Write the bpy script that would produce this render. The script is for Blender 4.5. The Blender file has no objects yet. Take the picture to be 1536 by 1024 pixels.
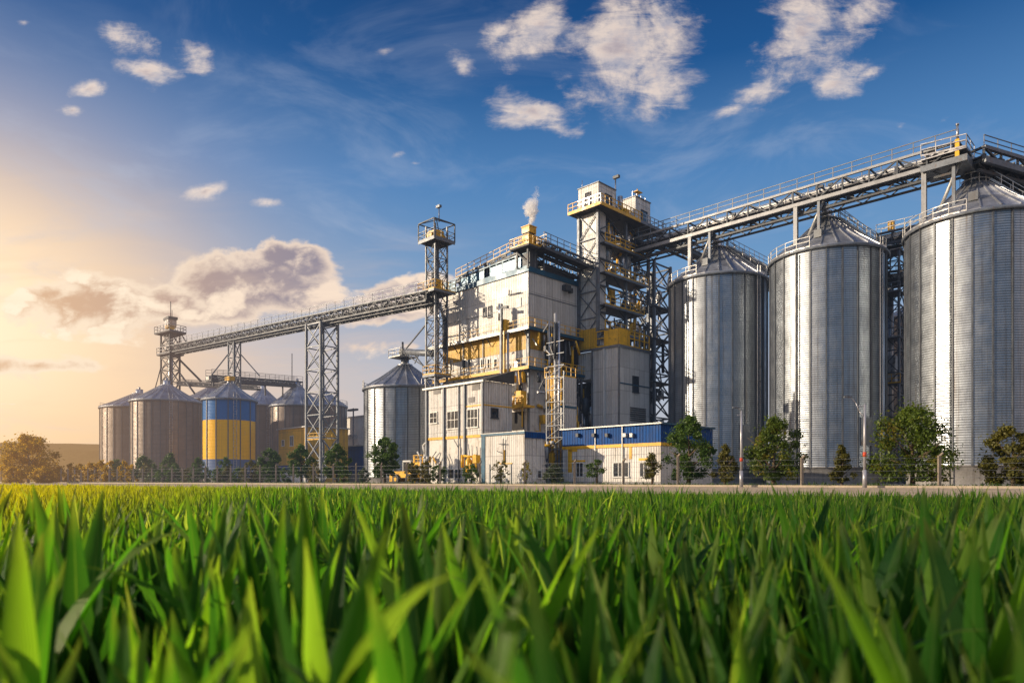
import bpy, math, random
import numpy as np
from math import sin, cos, pi, sqrt, atan2, radians
R2 = sqrt(2.0)
sc = bpy.context.scene
col = sc.collection
random.seed(5)
EYE = 0.55          # eye height above the yard; the field lies lower
FIELD_Z = -0.55
HY = 719.0          # picture row of the horizon (level camera with a shifted lens)

# ---------------------------------------------------------------- site frame
# The plant stands on a grid turned 45 degrees: u runs right-and-nearer, v right-and-farther.
def S(px, z):
    """ground plan (u,v) of what is seen in column px at depth z"""
    x = (px - 768) / 1024.0 * z
    return ((x - z) / R2, (x + z) / R2)
def Z(py, z):
    return EYE + (HY - py) / 1024.0 * z
def XY(u, v):
    return ((u + v) / R2, (v - u) / R2)
def UV(x, y):
    return ((x - y) / R2, (x + y) / R2)

# ---------------------------------------------------------------- node helpers
def lin(c):
    def f(x):
        x /= 255.0
        return x / 12.92 if x <= 0.04045 else ((x + 0.055) / 1.055) ** 2.4
    return (f(c[0]), f(c[1]), f(c[2]), 1.0)
class NT:
    def __init__(s, nt):
        s.nt = nt; s.n = nt.nodes; s.l = nt.links
    def node(s, t, **kw):
        n = s.n.new(t)
        for k, v in kw.items(): setattr(n, k, v)
        return n
    def put(s, sock, v):
        if v is None: return
        if hasattr(v, 'is_output') or isinstance(v, bpy.types.NodeSocket): s.l.new(v, sock)
        else: sock.default_value = v
    def m(s, op, a, b=None, c=None, clamp=False):
        n = s.node('ShaderNodeMath', operation=op, use_clamp=clamp)
        for i, x in enumerate((a, b, c)): s.put(n.inputs[i], x)
        return n.outputs[0]
    def vm(s, op, a, b=None, scale=None):
        n = s.node('ShaderNodeVectorMath', operation=op)
        s.put(n.inputs[0], a); s.put(n.inputs[1], b)
        if scale is not None: s.put(n.inputs['Scale'], scale)
        return n.outputs['Value'] if op in ('LENGTH', 'DOT_PRODUCT', 'DISTANCE') else n.outputs[0]
    def mix(s, f, a, b, blend='MIX'):
        n = s.node('ShaderNodeMix', data_type='RGBA', blend_type=blend)
        s.put(n.inputs[0], f); s.put(n.inputs[6], a); s.put(n.inputs[7], b)
        return n.outputs[2]
    def rng(s, x, a, b, c=0.0, d=1.0, smooth=True):
        n = s.node('ShaderNodeMapRange', interpolation_type='SMOOTHSTEP' if smooth else 'LINEAR')
        for k, v in zip(('Value', 'From Min', 'From Max', 'To Min', 'To Max'), (x, a, b, c, d)): s.put(n.inputs[k], v)
        return n.outputs[0]
    def noise(s, vec, scale, detail=4, rough=0.55, dist=0.0, dims='3D'):
        n = s.node('ShaderNodeTexNoise', noise_dimensions=dims)
        s.put(n.inputs['Vector'], vec); s.put(n.inputs['Scale'], scale); s.put(n.inputs['Detail'], detail)
        s.put(n.inputs['Roughness'], rough); s.put(n.inputs['Distortion'], dist)
        return n.outputs[0]
    def ramp(s, x, stops):
        n = s.node('ShaderNodeValToRGB')
        e = n.color_ramp.elements
        while len(e) > 1: e.remove(e[-1])
        e[0].position = stops[0][0]; e[0].color = stops[0][1]
        for p, c in stops[1:]:
            k = e.new(p); k.color = c
        s.put(n.inputs[0], x)
        return n.outputs[0]
    def sep(s, v):
        n = s.node('ShaderNodeSeparateXYZ'); s.put(n.inputs[0], v); return n.outputs
    def comb(s, x, y, z):
        n = s.node('ShaderNodeCombineXYZ')
        for i, q in enumerate((x, y, z)): s.put(n.inputs[i], q)
        return n.outputs[0]

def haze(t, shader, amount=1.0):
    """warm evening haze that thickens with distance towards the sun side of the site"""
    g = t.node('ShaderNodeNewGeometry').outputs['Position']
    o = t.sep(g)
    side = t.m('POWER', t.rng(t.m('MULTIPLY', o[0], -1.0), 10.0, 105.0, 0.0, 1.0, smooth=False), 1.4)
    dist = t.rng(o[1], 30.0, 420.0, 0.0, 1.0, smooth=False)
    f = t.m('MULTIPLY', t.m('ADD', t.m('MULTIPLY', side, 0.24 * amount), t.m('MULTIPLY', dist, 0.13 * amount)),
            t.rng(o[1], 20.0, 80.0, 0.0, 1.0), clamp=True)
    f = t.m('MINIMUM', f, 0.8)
    e = t.node('ShaderNodeEmission'); e.inputs[1].default_value = 1.0  # evening haze painted over the surface as emission
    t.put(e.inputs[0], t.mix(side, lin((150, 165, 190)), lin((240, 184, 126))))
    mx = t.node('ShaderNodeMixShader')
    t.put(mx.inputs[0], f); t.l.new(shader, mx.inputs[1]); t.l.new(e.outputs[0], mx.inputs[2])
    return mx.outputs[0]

MATS = {}
def material(name, base, rough=0.6, metal=0.0, spec=0.5, var=0.25, vscale=0.6, streak=0.0, dirt=None, dirt_amt=0.0,
             ribs=0.0, rib_w=0.3, corr=0.0, corr_w=0.2, bump=0.15, panel=0.0, hz=1.0, fn=None):
    m = bpy.data.materials.new(name); m.use_nodes = True
    t = NT(m.node_tree); t.n.clear()
    out = t.node('ShaderNodeOutputMaterial')
    b = t.node('ShaderNodeBsdfPrincipled')
    oc = t.node('ShaderNodeTexCoord').outputs['Object']
    info = t.node('ShaderNodeObjectInfo').outputs['Random']
    c3 = t.vm('ADD', oc, t.comb(t.m('MULTIPLY', info, 31.0), 0.0, 0.0))
    x, y, z = t.sep(oc)[:3]
    n1 = t.noise(c3, vscale, 5, 0.6)
    n2 = t.noise(c3, vscale * 7, 4, 0.6)
    f = t.rng(t.m('ADD', t.m('MULTIPLY', n1, 0.65), t.m('MULTIPLY', n2, 0.35)), 0.32, 0.68)
    base = tuple(base) + (1.0,)
    lo = tuple(v * (1 - var) for v in base[:3]) + (1.0,)
    hi = tuple(min(1, v * (1 + var * 0.6)) for v in base[:3]) + (1.0,)
    c = t.mix(f, lo, hi)
    rg = t.rng(n1, 0.3, 0.7, rough - 0.09, rough + 0.09)
    if panel > 0:       # cladding sheets of slightly different age
        px_ = t.m('FLOOR', t.m('MULTIPLY', t.m('ADD', x, y), 1 / 1.1))
        pz_ = t.m('FLOOR', t.m('ADD', t.m('MULTIPLY', z, 1 / 2.9), t.m('MULTIPLY', px_, 0.0)))
        wn = t.node('ShaderNodeTexWhiteNoise', noise_dimensions='2D'); t.put(wn.inputs['Vector'], t.comb(px_, pz_, 0.0))
        k = t.rng(wn.outputs[0], 0.0, 1.0, 1 - panel, 1 + panel * 0.3, smooth=False)
        c = t.mix(1.0, c, t.comb(k, k, k), 'MULTIPLY')
    if streak > 0:      # rain and dust streaks running down
        sv = t.vm('MULTIPLY', c3, (3.2, 3.2, 0.16))
        s = t.rng(t.noise(sv, 1.0, 5, 0.65), 0.46, 0.72)
        s2 = t.rng(t.noise(t.vm('MULTIPLY', c3, (0.5, 0.5, 0.25)), 1.0, 3, 0.6), 0.35, 0.65)
        c = t.mix(t.m('MULTIPLY', t.m('MULTIPLY', s, s2), streak), c, (dirt or (0.08, 0.06, 0.045)) + (1.0,))
    if dirt_amt > 0:    # patches of rust, grime
        d = t.rng(t.noise(t.vm('MULTIPLY', c3, (1, 1, 0.6)), 1.7, 6, 0.7, 0.6), 0.56, 0.64)
        c = t.mix(t.m('MULTIPLY', d, dirt_amt), c, (dirt or (0.08, 0.06, 0.045)) + (1.0,))
    if ribs > 0:
        q0 = t.m('ABSOLUTE', t.m('SUBTRACT', t.m('FRACT', t.m('MULTIPLY', t.m('ADD', x, y), 1 / rib_w)), 0.5))
        kr = t.rng(q0, 0.08, 0.24, 0.76, 1.0)  # shading of the rib valleys painted into the cladding colour
        q1 = t.m('ABSOLUTE', t.m('SUBTRACT', t.m('FRACT', t.m('MULTIPLY', t.m('ADD', x, y), 1 / 1.1)), 0.5))
        kr = t.m('MULTIPLY', kr, t.rng(q1, 0.455, 0.49, 1.0, 0.62))
        q2 = t.m('ABSOLUTE', t.m('SUBTRACT', t.m('FRACT', t.m('MULTIPLY', z, 1 / 2.9)), 0.5))
        kr = t.m('MULTIPLY', kr, t.rng(q2, 0.480, 0.495, 1.0, 0.62))
        c = t.mix(1.0, c, t.comb(kr, kr, kr), 'MULTIPLY')
    t.put(b.inputs['Base Color'], c); t.put(b.inputs['Roughness'], rg)
    b.inputs['Metallic'].default_value = metal
    b.inputs['Specular IOR Level'].default_value = spec
    h = t.m('MULTIPLY', n2, bump * 0.2)
    if ribs > 0:
        q = t.m('FRACT', t.m('MULTIPLY', t.m('ADD', x, y), 1 / rib_w))
        tri = t.m('ABSOLUTE', t.m('SUBTRACT', q, 0.5))
        h = t.m('ADD', h, t.m('MULTIPLY', t.rng(tri, 0.12, 0.3), ribs))
    if corr > 0:
        w = t.m('SINE', t.m('MULTIPLY', z, 2 * pi / corr_w))
        h = t.m('ADD', h, t.m('MULTIPLY', w, corr))
    bp = t.node('ShaderNodeBump'); bp.inputs['Strength'].default_value = 1.0; bp.inputs['Distance'].default_value = 1.0
    t.put(bp.inputs['Height'], t.m('MULTIPLY', h, 0.06)); t.l.new(bp.outputs[0], b.inputs['Normal'])
    if fn: fn(t, b, c, f, oc)
    sh = b.outputs[0]
    if hz > 0: sh = haze(t, sh, hz)
    t.l.new(sh, out.inputs[0])
    MATS[name] = m
    return m

def silo_fn(dark=1.0, tintc=None):
    """galvanised corrugated sheet: courses of sheets, vertical seams, per-sheet tone, stains"""
    def fn(t, b, c, f, oc):
        uv = t.node('ShaderNodeUVMap').outputs[0]
        u, v = t.sep(uv)[:2]
        info = t.node('ShaderNodeObjectInfo').outputs['Random']
        row = t.m('FLOOR', t.m('MULTIPLY', v, 1 / 0.88))
        cl = t.m('FLOOR', u)
        wn = t.node('ShaderNodeTexWhiteNoise', noise_dimensions='3D'); t.put(wn.inputs['Vector'], t.comb(cl, row, info))
        k = t.rng(wn.outputs[0], 0, 1, 0.93, 1.04, smooth=False)
        wn2 = t.node('ShaderNodeTexWhiteNoise', noise_dimensions='2D'); t.put(wn2.inputs['Vector'], t.comb(cl, info, 0.0))
        k2 = t.rng(wn2.outputs[0], 0, 1, 0.74, 1.06, smooth=False)
        # dark course joints
        j = t.m('ABSOLUTE', t.m('SUBTRACT', t.m('FRACT', t.m('MULTIPLY', v, 1 / 0.88)), 0.5))
        jl = t.rng(j, 0.465, 0.49, 1.0, 0.8)
        # corrugation valleys are darker
        cv = t.rng(t.m('SINE', t.m('MULTIPLY', v, 2 * pi / 0.235)), -0.9, 0.3, 0.64, 1.0)
        kk = t.m('MULTIPLY', t.m('MULTIPLY', k, k2), t.m('MULTIPLY', jl, cv))
        # long vertical stains below seams
        st = t.rng(t.noise(t.comb(t.m('MULTIPLY', u, 5.0), t.m('MULTIPLY', v, 0.045), t.m('MULTIPLY', info, 9.0)), 1.0, 5, 0.7), 0.50, 0.74)
        cc = t.mix(1.0, c, t.comb(kk, kk, kk), 'MULTIPLY')
        cc = t.mix(t.m('MULTIPLY', st, 0.75), cc, (0.12 * dark, 0.085 * dark, 0.055 * dark, 1.0))
        if tintc:
            band = tintc
            cc2 = cc
            for lo_, hi_, colr in band:
                inb = t.m('MULTIPLY', t.m('GREATER_THAN', v, lo_), t.m('LESS_THAN', v, hi_))
                kp = t.m('POWER', kk, 0.35)
                pc = t.mix(1.0, colr, t.comb(kp, kp, kp), 'MULTIPLY')
                chip = t.rng(t.noise(t.vm('MULTIPLY', oc, (1, 1, 0.5)), 2.6, 6, 0.7), 0.62, 0.68, 1.0, 0.6)
                pc = t.mix(t.m('MULTIPLY', st, 0.3), pc, (0.10, 0.07, 0.04, 1.0))
                cc2 = t.mix(t.m('MULTIPLY', inb, chip), cc2, pc)
            cc = cc2
            t.put(b.inputs['Metallic'], 0.05)
        t.put(b.inputs['Base Color'], cc)
        nz = t.noise(t.comb(t.m('MULTIPLY', u, 0.7), t.m('MULTIPLY', v, 0.3), info), 2.0, 4, 0.6)
        t.put(b.inputs['Roughness'], t.rng(nz, 0.3, 0.7, 0.33, 0.50))
        w = t.m('SINE', t.m('MULTIPLY', v, 2 * pi / 0.235))
        dent = t.noise(t.comb(t.m('MULTIPLY', u, 1.6), t.m('MULTIPLY', v, 0.5), info), 1.3, 3, 0.5)
        h = t.m('ADD', t.m('MULTIPLY', w, 0.0075), t.m('MULTIPLY', dent, 0.022))
        bp = t.node('ShaderNodeBump'); bp.inputs['Strength'].default_value = 0.8; bp.inputs['Distance'].default_value = 1.0
        t.put(bp.inputs['Height'], h); t.l.new(bp.outputs[0], b.inputs['Normal'])
    return fn

material('galvanised', (0.43, 0.475, 0.53), 0.34, 0.92, var=0.12, vscale=0.25, fn=silo_fn())
material('galvanised_old', (0.27, 0.225, 0.195), 0.45, 0.45, var=0.15, vscale=0.25, fn=silo_fn(0.8))
YEL = (1.0, 0.54, 0.0, 1.0); BLU = (0.012, 0.15, 0.44, 1.0)
material('flag_paint', (0.42, 0.46, 0.55), 0.5, 0.1, spec=0.2, var=0.15, fn=silo_fn(1.0, [(0.0, 3.9, (0.10, 0.17, 0.34, 1)), (3.9, 10.4, YEL), (10.4, 16.0, BLU)]))
material('roof_steel', (0.50, 0.52, 0.56), 0.40, 0.75, var=0.25, vscale=0.8, streak=0.3)
material('frame_mid', (0.27, 0.28, 0.30), 0.5, 0.4, var=0.3, vscale=1.0, streak=0.4)
material('rib_steel', (0.13, 0.14, 0.155), 0.5, 0.5, var=0.3, vscale=0.7, streak=0.5)
material('frame_steel', (0.17, 0.19, 0.22), 0.5, 0.35, var=0.35, vscale=1.3, dirt=(0.16, 0.075, 0.03), dirt_amt=0.45)
material('frame_dark', (0.07, 0.08, 0.095), 0.55, 0.3, var=0.4, vscale=1.3, dirt=(0.12, 0.06, 0.03), dirt_amt=0.4)
material('pale_steel', (0.50, 0.50, 0.49), 0.45, 0.3, var=0.25, vscale=1.1, streak=0.5)
material('grating', (0.10, 0.10, 0.11), 0.7, 0.2, var=0.4)
material('pipe_steel', (0.45, 0.46, 0.48), 0.33, 0.8, var=0.25, vscale=1.5, streak=0.4)
material('yellow_paint', (0.80, 0.44, 0.012), 0.42, 0.0, var=0.25, vscale=1.0, streak=0.6, dirt=(0.10, 0.055, 0.03), dirt_amt=0.5)
material('white_cladding', (0.80, 0.78, 0.745), 0.45, 0.0, var=0.13, vscale=0.5, streak=0.75, dirt=(0.20, 0.14, 0.09), dirt_amt=0.3, ribs=0.9, rib_w=0.27, panel=0.14)
material('grey_cladding', (0.70, 0.69, 0.67), 0.45, 0.05, var=0.10, vscale=0.4, streak=0.45, dirt=(0.26, 0.21, 0.16), dirt_amt=0.08, ribs=0.8, rib_w=0.3, panel=0.16)
material('blue_cladding', (0.0, 0.075, 0.31), 0.55, 0.0, spec=0.2, var=0.25, vscale=0.7, streak=0.5, dirt=(0.02, 0.03, 0.06), ribs=1.2, rib_w=0.34, panel=0.2)
material('blue_trim', (0.0, 0.075, 0.15), 0.4, 0.1, var=0.3, streak=0.4)
material('yellow_cladding', (0.82, 0.47, 0.03), 0.45, 0.0, var=0.2, vscale=0.6, streak=0.7, dirt=(0.22, 0.13, 0.07), dirt_amt=0.35, ribs=0.8, rib_w=0.27, panel=0.18)
material('white_plaster', (0.74, 0.71, 0.65), 0.7, 0.0, var=0.15, vscale=0.7, streak=0.6, dirt=(0.24, 0.17, 0.10), dirt_amt=0.35)
material('concrete', (0.30, 0.29, 0.28), 0.85, 0.0, var=0.3, vscale=0.9, streak=0.6, bump=0.5)
material('kerb_concrete', (0.50, 0.42, 0.31), 0.85, 0.0, var=0.2, vscale=1.2, streak=0.3, bump=0.5)
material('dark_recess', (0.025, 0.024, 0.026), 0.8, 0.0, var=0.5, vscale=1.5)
material('glass', (0.02, 0.03, 0.045), 0.09, 0.0, spec=1.0, var=0.5, vscale=1.3, bump=0.02)
material('white_frame', (0.62, 0.62, 0.60), 0.45, 0.0, var=0.15, streak=0.3)
material('roof_dark', (0.06, 0.065, 0.075), 0.5, 0.3, var=0.4, streak=0.3)
material('machine_metal', (0.45, 0.46, 0.48), 0.35, 0.7, var=0.4, vscale=1.5, dirt=(0.14, 0.07, 0.03), dirt_amt=0.4)
material('post_concrete', (0.24, 0.20, 0.16), 0.85, 0.0, var=0.25, vscale=2.0)
material('lamp_paint', (0.42, 0.42, 0.45), 0.4, 0.4, var=0.2)
material('red_band', (0.55, 0.07, 0.025), 0.5, 0.0, var=0.2)
material('bark', (0.10, 0.07, 0.045), 0.9, 0.0, var=0.4, vscale=3.0, bump=0.6)
material('cable', (0.03, 0.03, 0.03), 0.6, 0.0)

def leaf_material(name, dark, light, trans=0.35, hz=1.0, warm=None):
    m = bpy.data.materials.new(name); m.use_nodes = True
    t = NT(m.node_tree); t.n.clear()
    out = t.node('ShaderNodeOutputMaterial')
    at = t.node('ShaderNodeAttribute', attribute_name='tint').outputs
    wn = at['Fac']
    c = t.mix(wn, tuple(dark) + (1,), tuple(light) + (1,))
    if warm:
        g = t.noise(t.node('ShaderNodeTexCoord').outputs['Object'], 0.8, 2)
        c = t.mix(t.rng(g, 0.52, 0.72, 0.0, 0.6), c, tuple(warm) + (1,))
    b = t.node('ShaderNodeBsdfPrincipled'); t.put(b.inputs['Base Color'], c); b.inputs['Roughness'].default_value = 0.5
    b.inputs['Specular IOR Level'].default_value = 0.35
    tr = t.node('ShaderNodeBsdfTranslucent'); t.put(tr.inputs[0], t.mix(1.0, c, (1.5, 1.35, 0.5, 1), 'MULTIPLY'))
    mx = t.node('ShaderNodeMixShader'); mx.inputs[0].default_value = trans
    t.l.new(b.outputs[0], mx.inputs[1]); t.l.new(tr.outputs[0], mx.inputs[2])
    sh = mx.outputs[0]
    if hz: sh = haze(t, sh, hz)
    t.l.new(sh, out.inputs[0]); MATS[name] = m
leaf_material('leaf_green', (0.016, 0.045, 0.008), (0.10, 0.18, 0.022))
leaf_material('leaf_autumn', (0.022, 0.050, 0.008), (0.13, 0.19, 0.020), warm=(0.30, 0.21, 0.018))
leaf_material('leaf_olive', (0.05, 0.055, 0.014), (0.17, 0.16, 0.03))
leaf_material('leaf_grey', (0.03, 0.05, 0.035), (0.12, 0.16, 0.11))
leaf_material('leaf_yellow', (0.12, 0.13, 0.012), (0.40, 0.33, 0.03))
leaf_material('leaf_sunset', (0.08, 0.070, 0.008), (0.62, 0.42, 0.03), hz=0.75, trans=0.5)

def crop_material():
    m = bpy.data.materials.new('crop_leaf'); m.use_nodes = True
    t = NT(m.node_tree); t.n.clear()
    out = t.node('ShaderNodeOutputMaterial')
    at = t.node('ShaderNodeAttribute', attribute_name='tint').outputs['Fac']
    u, v = t.sep(t.node('ShaderNodeUVMap').outputs[0])[:2]
    pos = t.node('ShaderNodeNewGeometry').outputs['Position']
    X, Y = t.sep(pos)[:2]
    patch = t.noise(pos, 0.18, 3, 0.6)
    k = t.m('ADD', t.m('MULTIPLY', at, 0.85), t.m('MULTIPLY', patch, 0.25))
    c = t.ramp(k, [(0.0, (0.008, 0.045, 0.014, 1)), (0.30, (0.020, 0.11, 0.022, 1)), (0.58, (0.056, 0.215, 0.020, 1)), (0.84, (0.19, 0.39, 0.03, 1)), (1.0, (0.46, 0.52, 0.22, 1))])
    # towards the tip and the leaf edges a little paler, midrib pale
    mid = t.rng(t.m('ABSOLUTE', t.m('SUBTRACT', u, 0.5)), 0.0, 0.06, 0.35, 0.0)
    veins = t.m('MULTIPLY', t.rng(t.m('SINE', t.m('MULTIPLY', u, 75.0)), -1, 1, 0.0, 0.14), 1.0)
    c = t.mix(t.m('ADD', mid, veins), c, (0.22, 0.36, 0.09, 1))
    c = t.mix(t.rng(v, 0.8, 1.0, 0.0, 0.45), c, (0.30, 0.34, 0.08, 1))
    # golden glow on the sun side painted into the leaf colour
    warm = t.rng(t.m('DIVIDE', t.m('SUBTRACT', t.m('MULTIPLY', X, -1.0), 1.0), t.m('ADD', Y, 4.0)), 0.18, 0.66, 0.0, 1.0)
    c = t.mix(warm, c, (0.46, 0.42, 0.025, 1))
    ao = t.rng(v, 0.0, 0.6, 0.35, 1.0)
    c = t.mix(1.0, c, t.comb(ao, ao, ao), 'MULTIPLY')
    b = t.node('ShaderNodeBsdfPrincipled'); t.put(b.inputs['Base Color'], c)
    t.put(b.inputs['Roughness'], t.rng(patch, 0.3, 0.7, 0.42, 0.55)); b.inputs['Specular IOR Level'].default_value = 0.4
    bp = t.node('ShaderNodeBump'); bp.inputs['Distance'].default_value = 0.004
    t.put(bp.inputs['Height'], t.m('SINE', t.m('MULTIPLY', u, 75.0))); t.l.new(bp.outputs[0], b.inputs['Normal'])
    tr = t.node('ShaderNodeBsdfTranslucent'); t.put(tr.inputs[0], t.mix(1.0, c, (1.95, 1.95, 0.55, 1), 'MULTIPLY'))
    mx = t.node('ShaderNodeMixShader'); mx.inputs[0].default_value = 0.5
    t.l.new(b.outputs[0], mx.inputs[1]); t.l.new(tr.outputs[0], mx.inputs[2])
    t.l.new(mx.outputs[0], out.inputs[0]); MATS['crop_leaf'] = m
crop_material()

# ---------------------------------------------------------------- objects
class MB:
    """collects shapes; build() links them as ONE mesh object"""
    def __init__(s, mat='frame_steel'):
        s.v = []; s.f = []; s.mi = []; s.sm = []; s.mats = []; s.mat(mat); s.uv = None
    def mat(s, m):
        if m not in s.mats: s.mats.append(m)
        s.cur = s.mats.index(m); return s
    def _f(s, idx, smooth=False):
        s.f.append(tuple(idx)); s.mi.append(s.cur); s.sm.append(smooth)
    def box(s, x0, x1, y0, y1, z0, z1):
        b = len(s.v)
        s.v += [(x0,y0,z0),(x1,y0,z0),(x1,y1,z0),(x0,y1,z0),(x0,y0,z1),(x1,y0,z1),(x1,y1,z1),(x0,y1,z1)]
        for q in ((0,3,2,1),(4,5,6,7),(0,1,5,4),(1,2,6,5),(2,3,7,6),(3,0,4,7)): s._f([b+i for i in q])
        return s
    def bar(s, p, q, w=0.1, h=None):
        h = h or w
        d = np.subtract(q, p); L = np.linalg.norm(d)
        if L < 1e-6: return s
        d = d / L
        up = np.array((0,0,1.0)) if abs(d[2]) < 0.95 else np.array((1.0,0,0))
        a = np.cross(d, up); a /= np.linalg.norm(a); c = np.cross(a, d)
        b = len(s.v)
        for e in (p, q):
            for i, j in ((-1,-1),(1,-1),(1,1),(-1,1)):
                s.v.append(tuple(np.array(e) + a*i*w/2 + c*j*h/2))
        for k in ((0,1,2,3),(7,6,5,4),(0,4,5,1),(1,5,6,2),(2,6,7,3),(3,7,4,0)): s._f([b+i for i in k])
        return s
    def tube(s, p, q, r=0.1, r2=None, n=10, cap=True):
        r2 = r if r2 is None else r2
        d = np.subtract(q, p); L = np.linalg.norm(d)
        if L < 1e-6: return s
        d = d / L
        up = np.array((0,0,1.0)) if abs(d[2]) < 0.95 else np.array((1.0,0,0))
        a = np.cross(d, up); a /= np.linalg.norm(a); c = np.cross(a, d)
        b = len(s.v)
        for e, rr in ((p, r), (q, r2)):
            for k in range(n):
                t = 2*pi*k/n
                s.v.append(tuple(np.array(e) + a*cos(t)*rr + c*sin(t)*rr))
        for k in range(n): s._f((b+k, b+(k+1)%n, b+n+(k+1)%n, b+n+k), True)
        if cap:
            s._f([b+k for k in range(n)][::-1]); s._f([b+n+k for k in range(n)])
        return s
    def path(s, pts, r=0.1, n=8):
        for a, b in zip(pts[:-1], pts[1:]): s.tube(a, b, r, n=n)
        return s
    def lathe(s, prof, c=(0,0), n=32, a0=0.0, a1=2*pi, smooth=True):
        b = len(s.v); full = abs(a1-a0-2*pi) < 1e-6
        m = n if full else n+1
        for k in range(m):
            t = a0+(a1-a0)*k/n
            for r, z in prof: s.v.append((c[0]+cos(t)*r, c[1]+sin(t)*r, z))
        P = len(prof)
        for k in range(n):
            k2 = (k+1) % m
            for i in range(P-1): s._f((b+k*P+i, b+k2*P+i, b+k2*P+i+1, b+k*P+i+1), smooth)
        return s
    def poly(s, pts):
        b = len(s.v); s.v += [tuple(p) for p in pts]; s._f(range(b, b+len(pts))); return s
    def rail(s, p, q, h=1.1, step=1.6, w=0.055, mid=True):
        p = np.array(p, float); q = np.array(q, float)
        L = np.linalg.norm(q-p); n = max(1, int(round(L/step)))
        for i in range(n+1):
            a = p+(q-p)*i/n; s.bar(a, a+np.array((0,0,h)), w)
        for hh in ((h, h*0.55) if mid else (h,)): s.bar(p+np.array((0,0,hh)), q+np.array((0,0,hh)), w)
        s.bar(p+np.array((0,0,0.08)), q+np.array((0,0,0.08)), w*0.6, 0.16)
        return s
    def build(s, name, parent=None, origin=None, bevel=0.0, shade=None):
        if origin is None and parent is not None: origin = parent.get('_o', (0,0,0))
        o3 = np.array(origin if origin is not None else (0,0,0), float)
        me = bpy.data.meshes.new(name)
        me.from_pydata([tuple(np.array(v)-o3) for v in s.v], [], s.f)
        for m in s.mats: me.materials.append(MATS[m])
        me.polygons.foreach_set('material_index', s.mi)
        me.polygons.foreach_set('use_smooth', s.sm)
        if s.uv is not None:
            ul = me.uv_layers.new(name='UVMap')
            ul.data.foreach_set('uv', np.array(s.uv, dtype=np.float32).ravel())
        me.update()
        o = bpy.data.objects.new(name, me); col.objects.link(o)
        if parent is not None: o.parent = parent
        return o

def thing(name, label, cat, u=0.0, v=0.0, z=0.0, group=None):
    """an Empty at the thing's base in the site frame; its parts are given in site coordinates"""
    o = bpy.data.objects.new(name, None); col.objects.link(o)
    x, y = XY(u, v)
    o.location = (x, y, z); o.rotation_euler = (0, 0, -pi/4)
    o['_o'] = (u, v, z)
    return tag(o, label, cat, group)
def tag(o, label, cat, group=None):
    o['label'] = label; o['category'] = cat
    if group: o['group'] = group
    return o
def part(mb, name, parent, label=None):
    o = mb.build(name, parent)
    # sub-parts of a mesh part are given in the same coordinates
    o['_o'] = parent.get('_o', (0,0,0)) if hasattr(parent, 'get') else (0,0,0)
    if label: o['label'] = label
    return o
def kids(o): return [c for c in bpy.data.objects if c.parent == o]
def copy_tree(o, parent=None):
    c = o.copy(); col.objects.link(c)
    c.parent = parent
    for k in kids(o): copy_tree(k, c)
    return c

# ================================================================= grain silos
def silo_wall(R, z0, z1, npan, mat, flat=0.30, sub=6):
    mb = MB(mat); uv = []
    n = npan*sub
    def rad(i):
        f = (i % sub)/sub*2-1                       # -1..1 inside the panel
        a = f*pi/npan
        poly = R*cos(pi/npan)/cos(a)
        return R*(1-flat)+poly*flat
    for i in range(n+1):
        t = 2*pi*i/n; r = rad(i)
        mb.v += [(cos(t)*r, sin(t)*r, z0), (cos(t)*r, sin(t)*r, z1)]
    for i in range(n):
        mb._f((2*i, 2*i+2, 2*i+3, 2*i+1), True)
        uv += [(i/sub+1e-4, z0), ((i+1)/sub-1e-4, z0), ((i+1)/sub-1e-4, z1), (i/sub+1e-4, z1)]
    mb.uv = uv
    return mb

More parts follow.
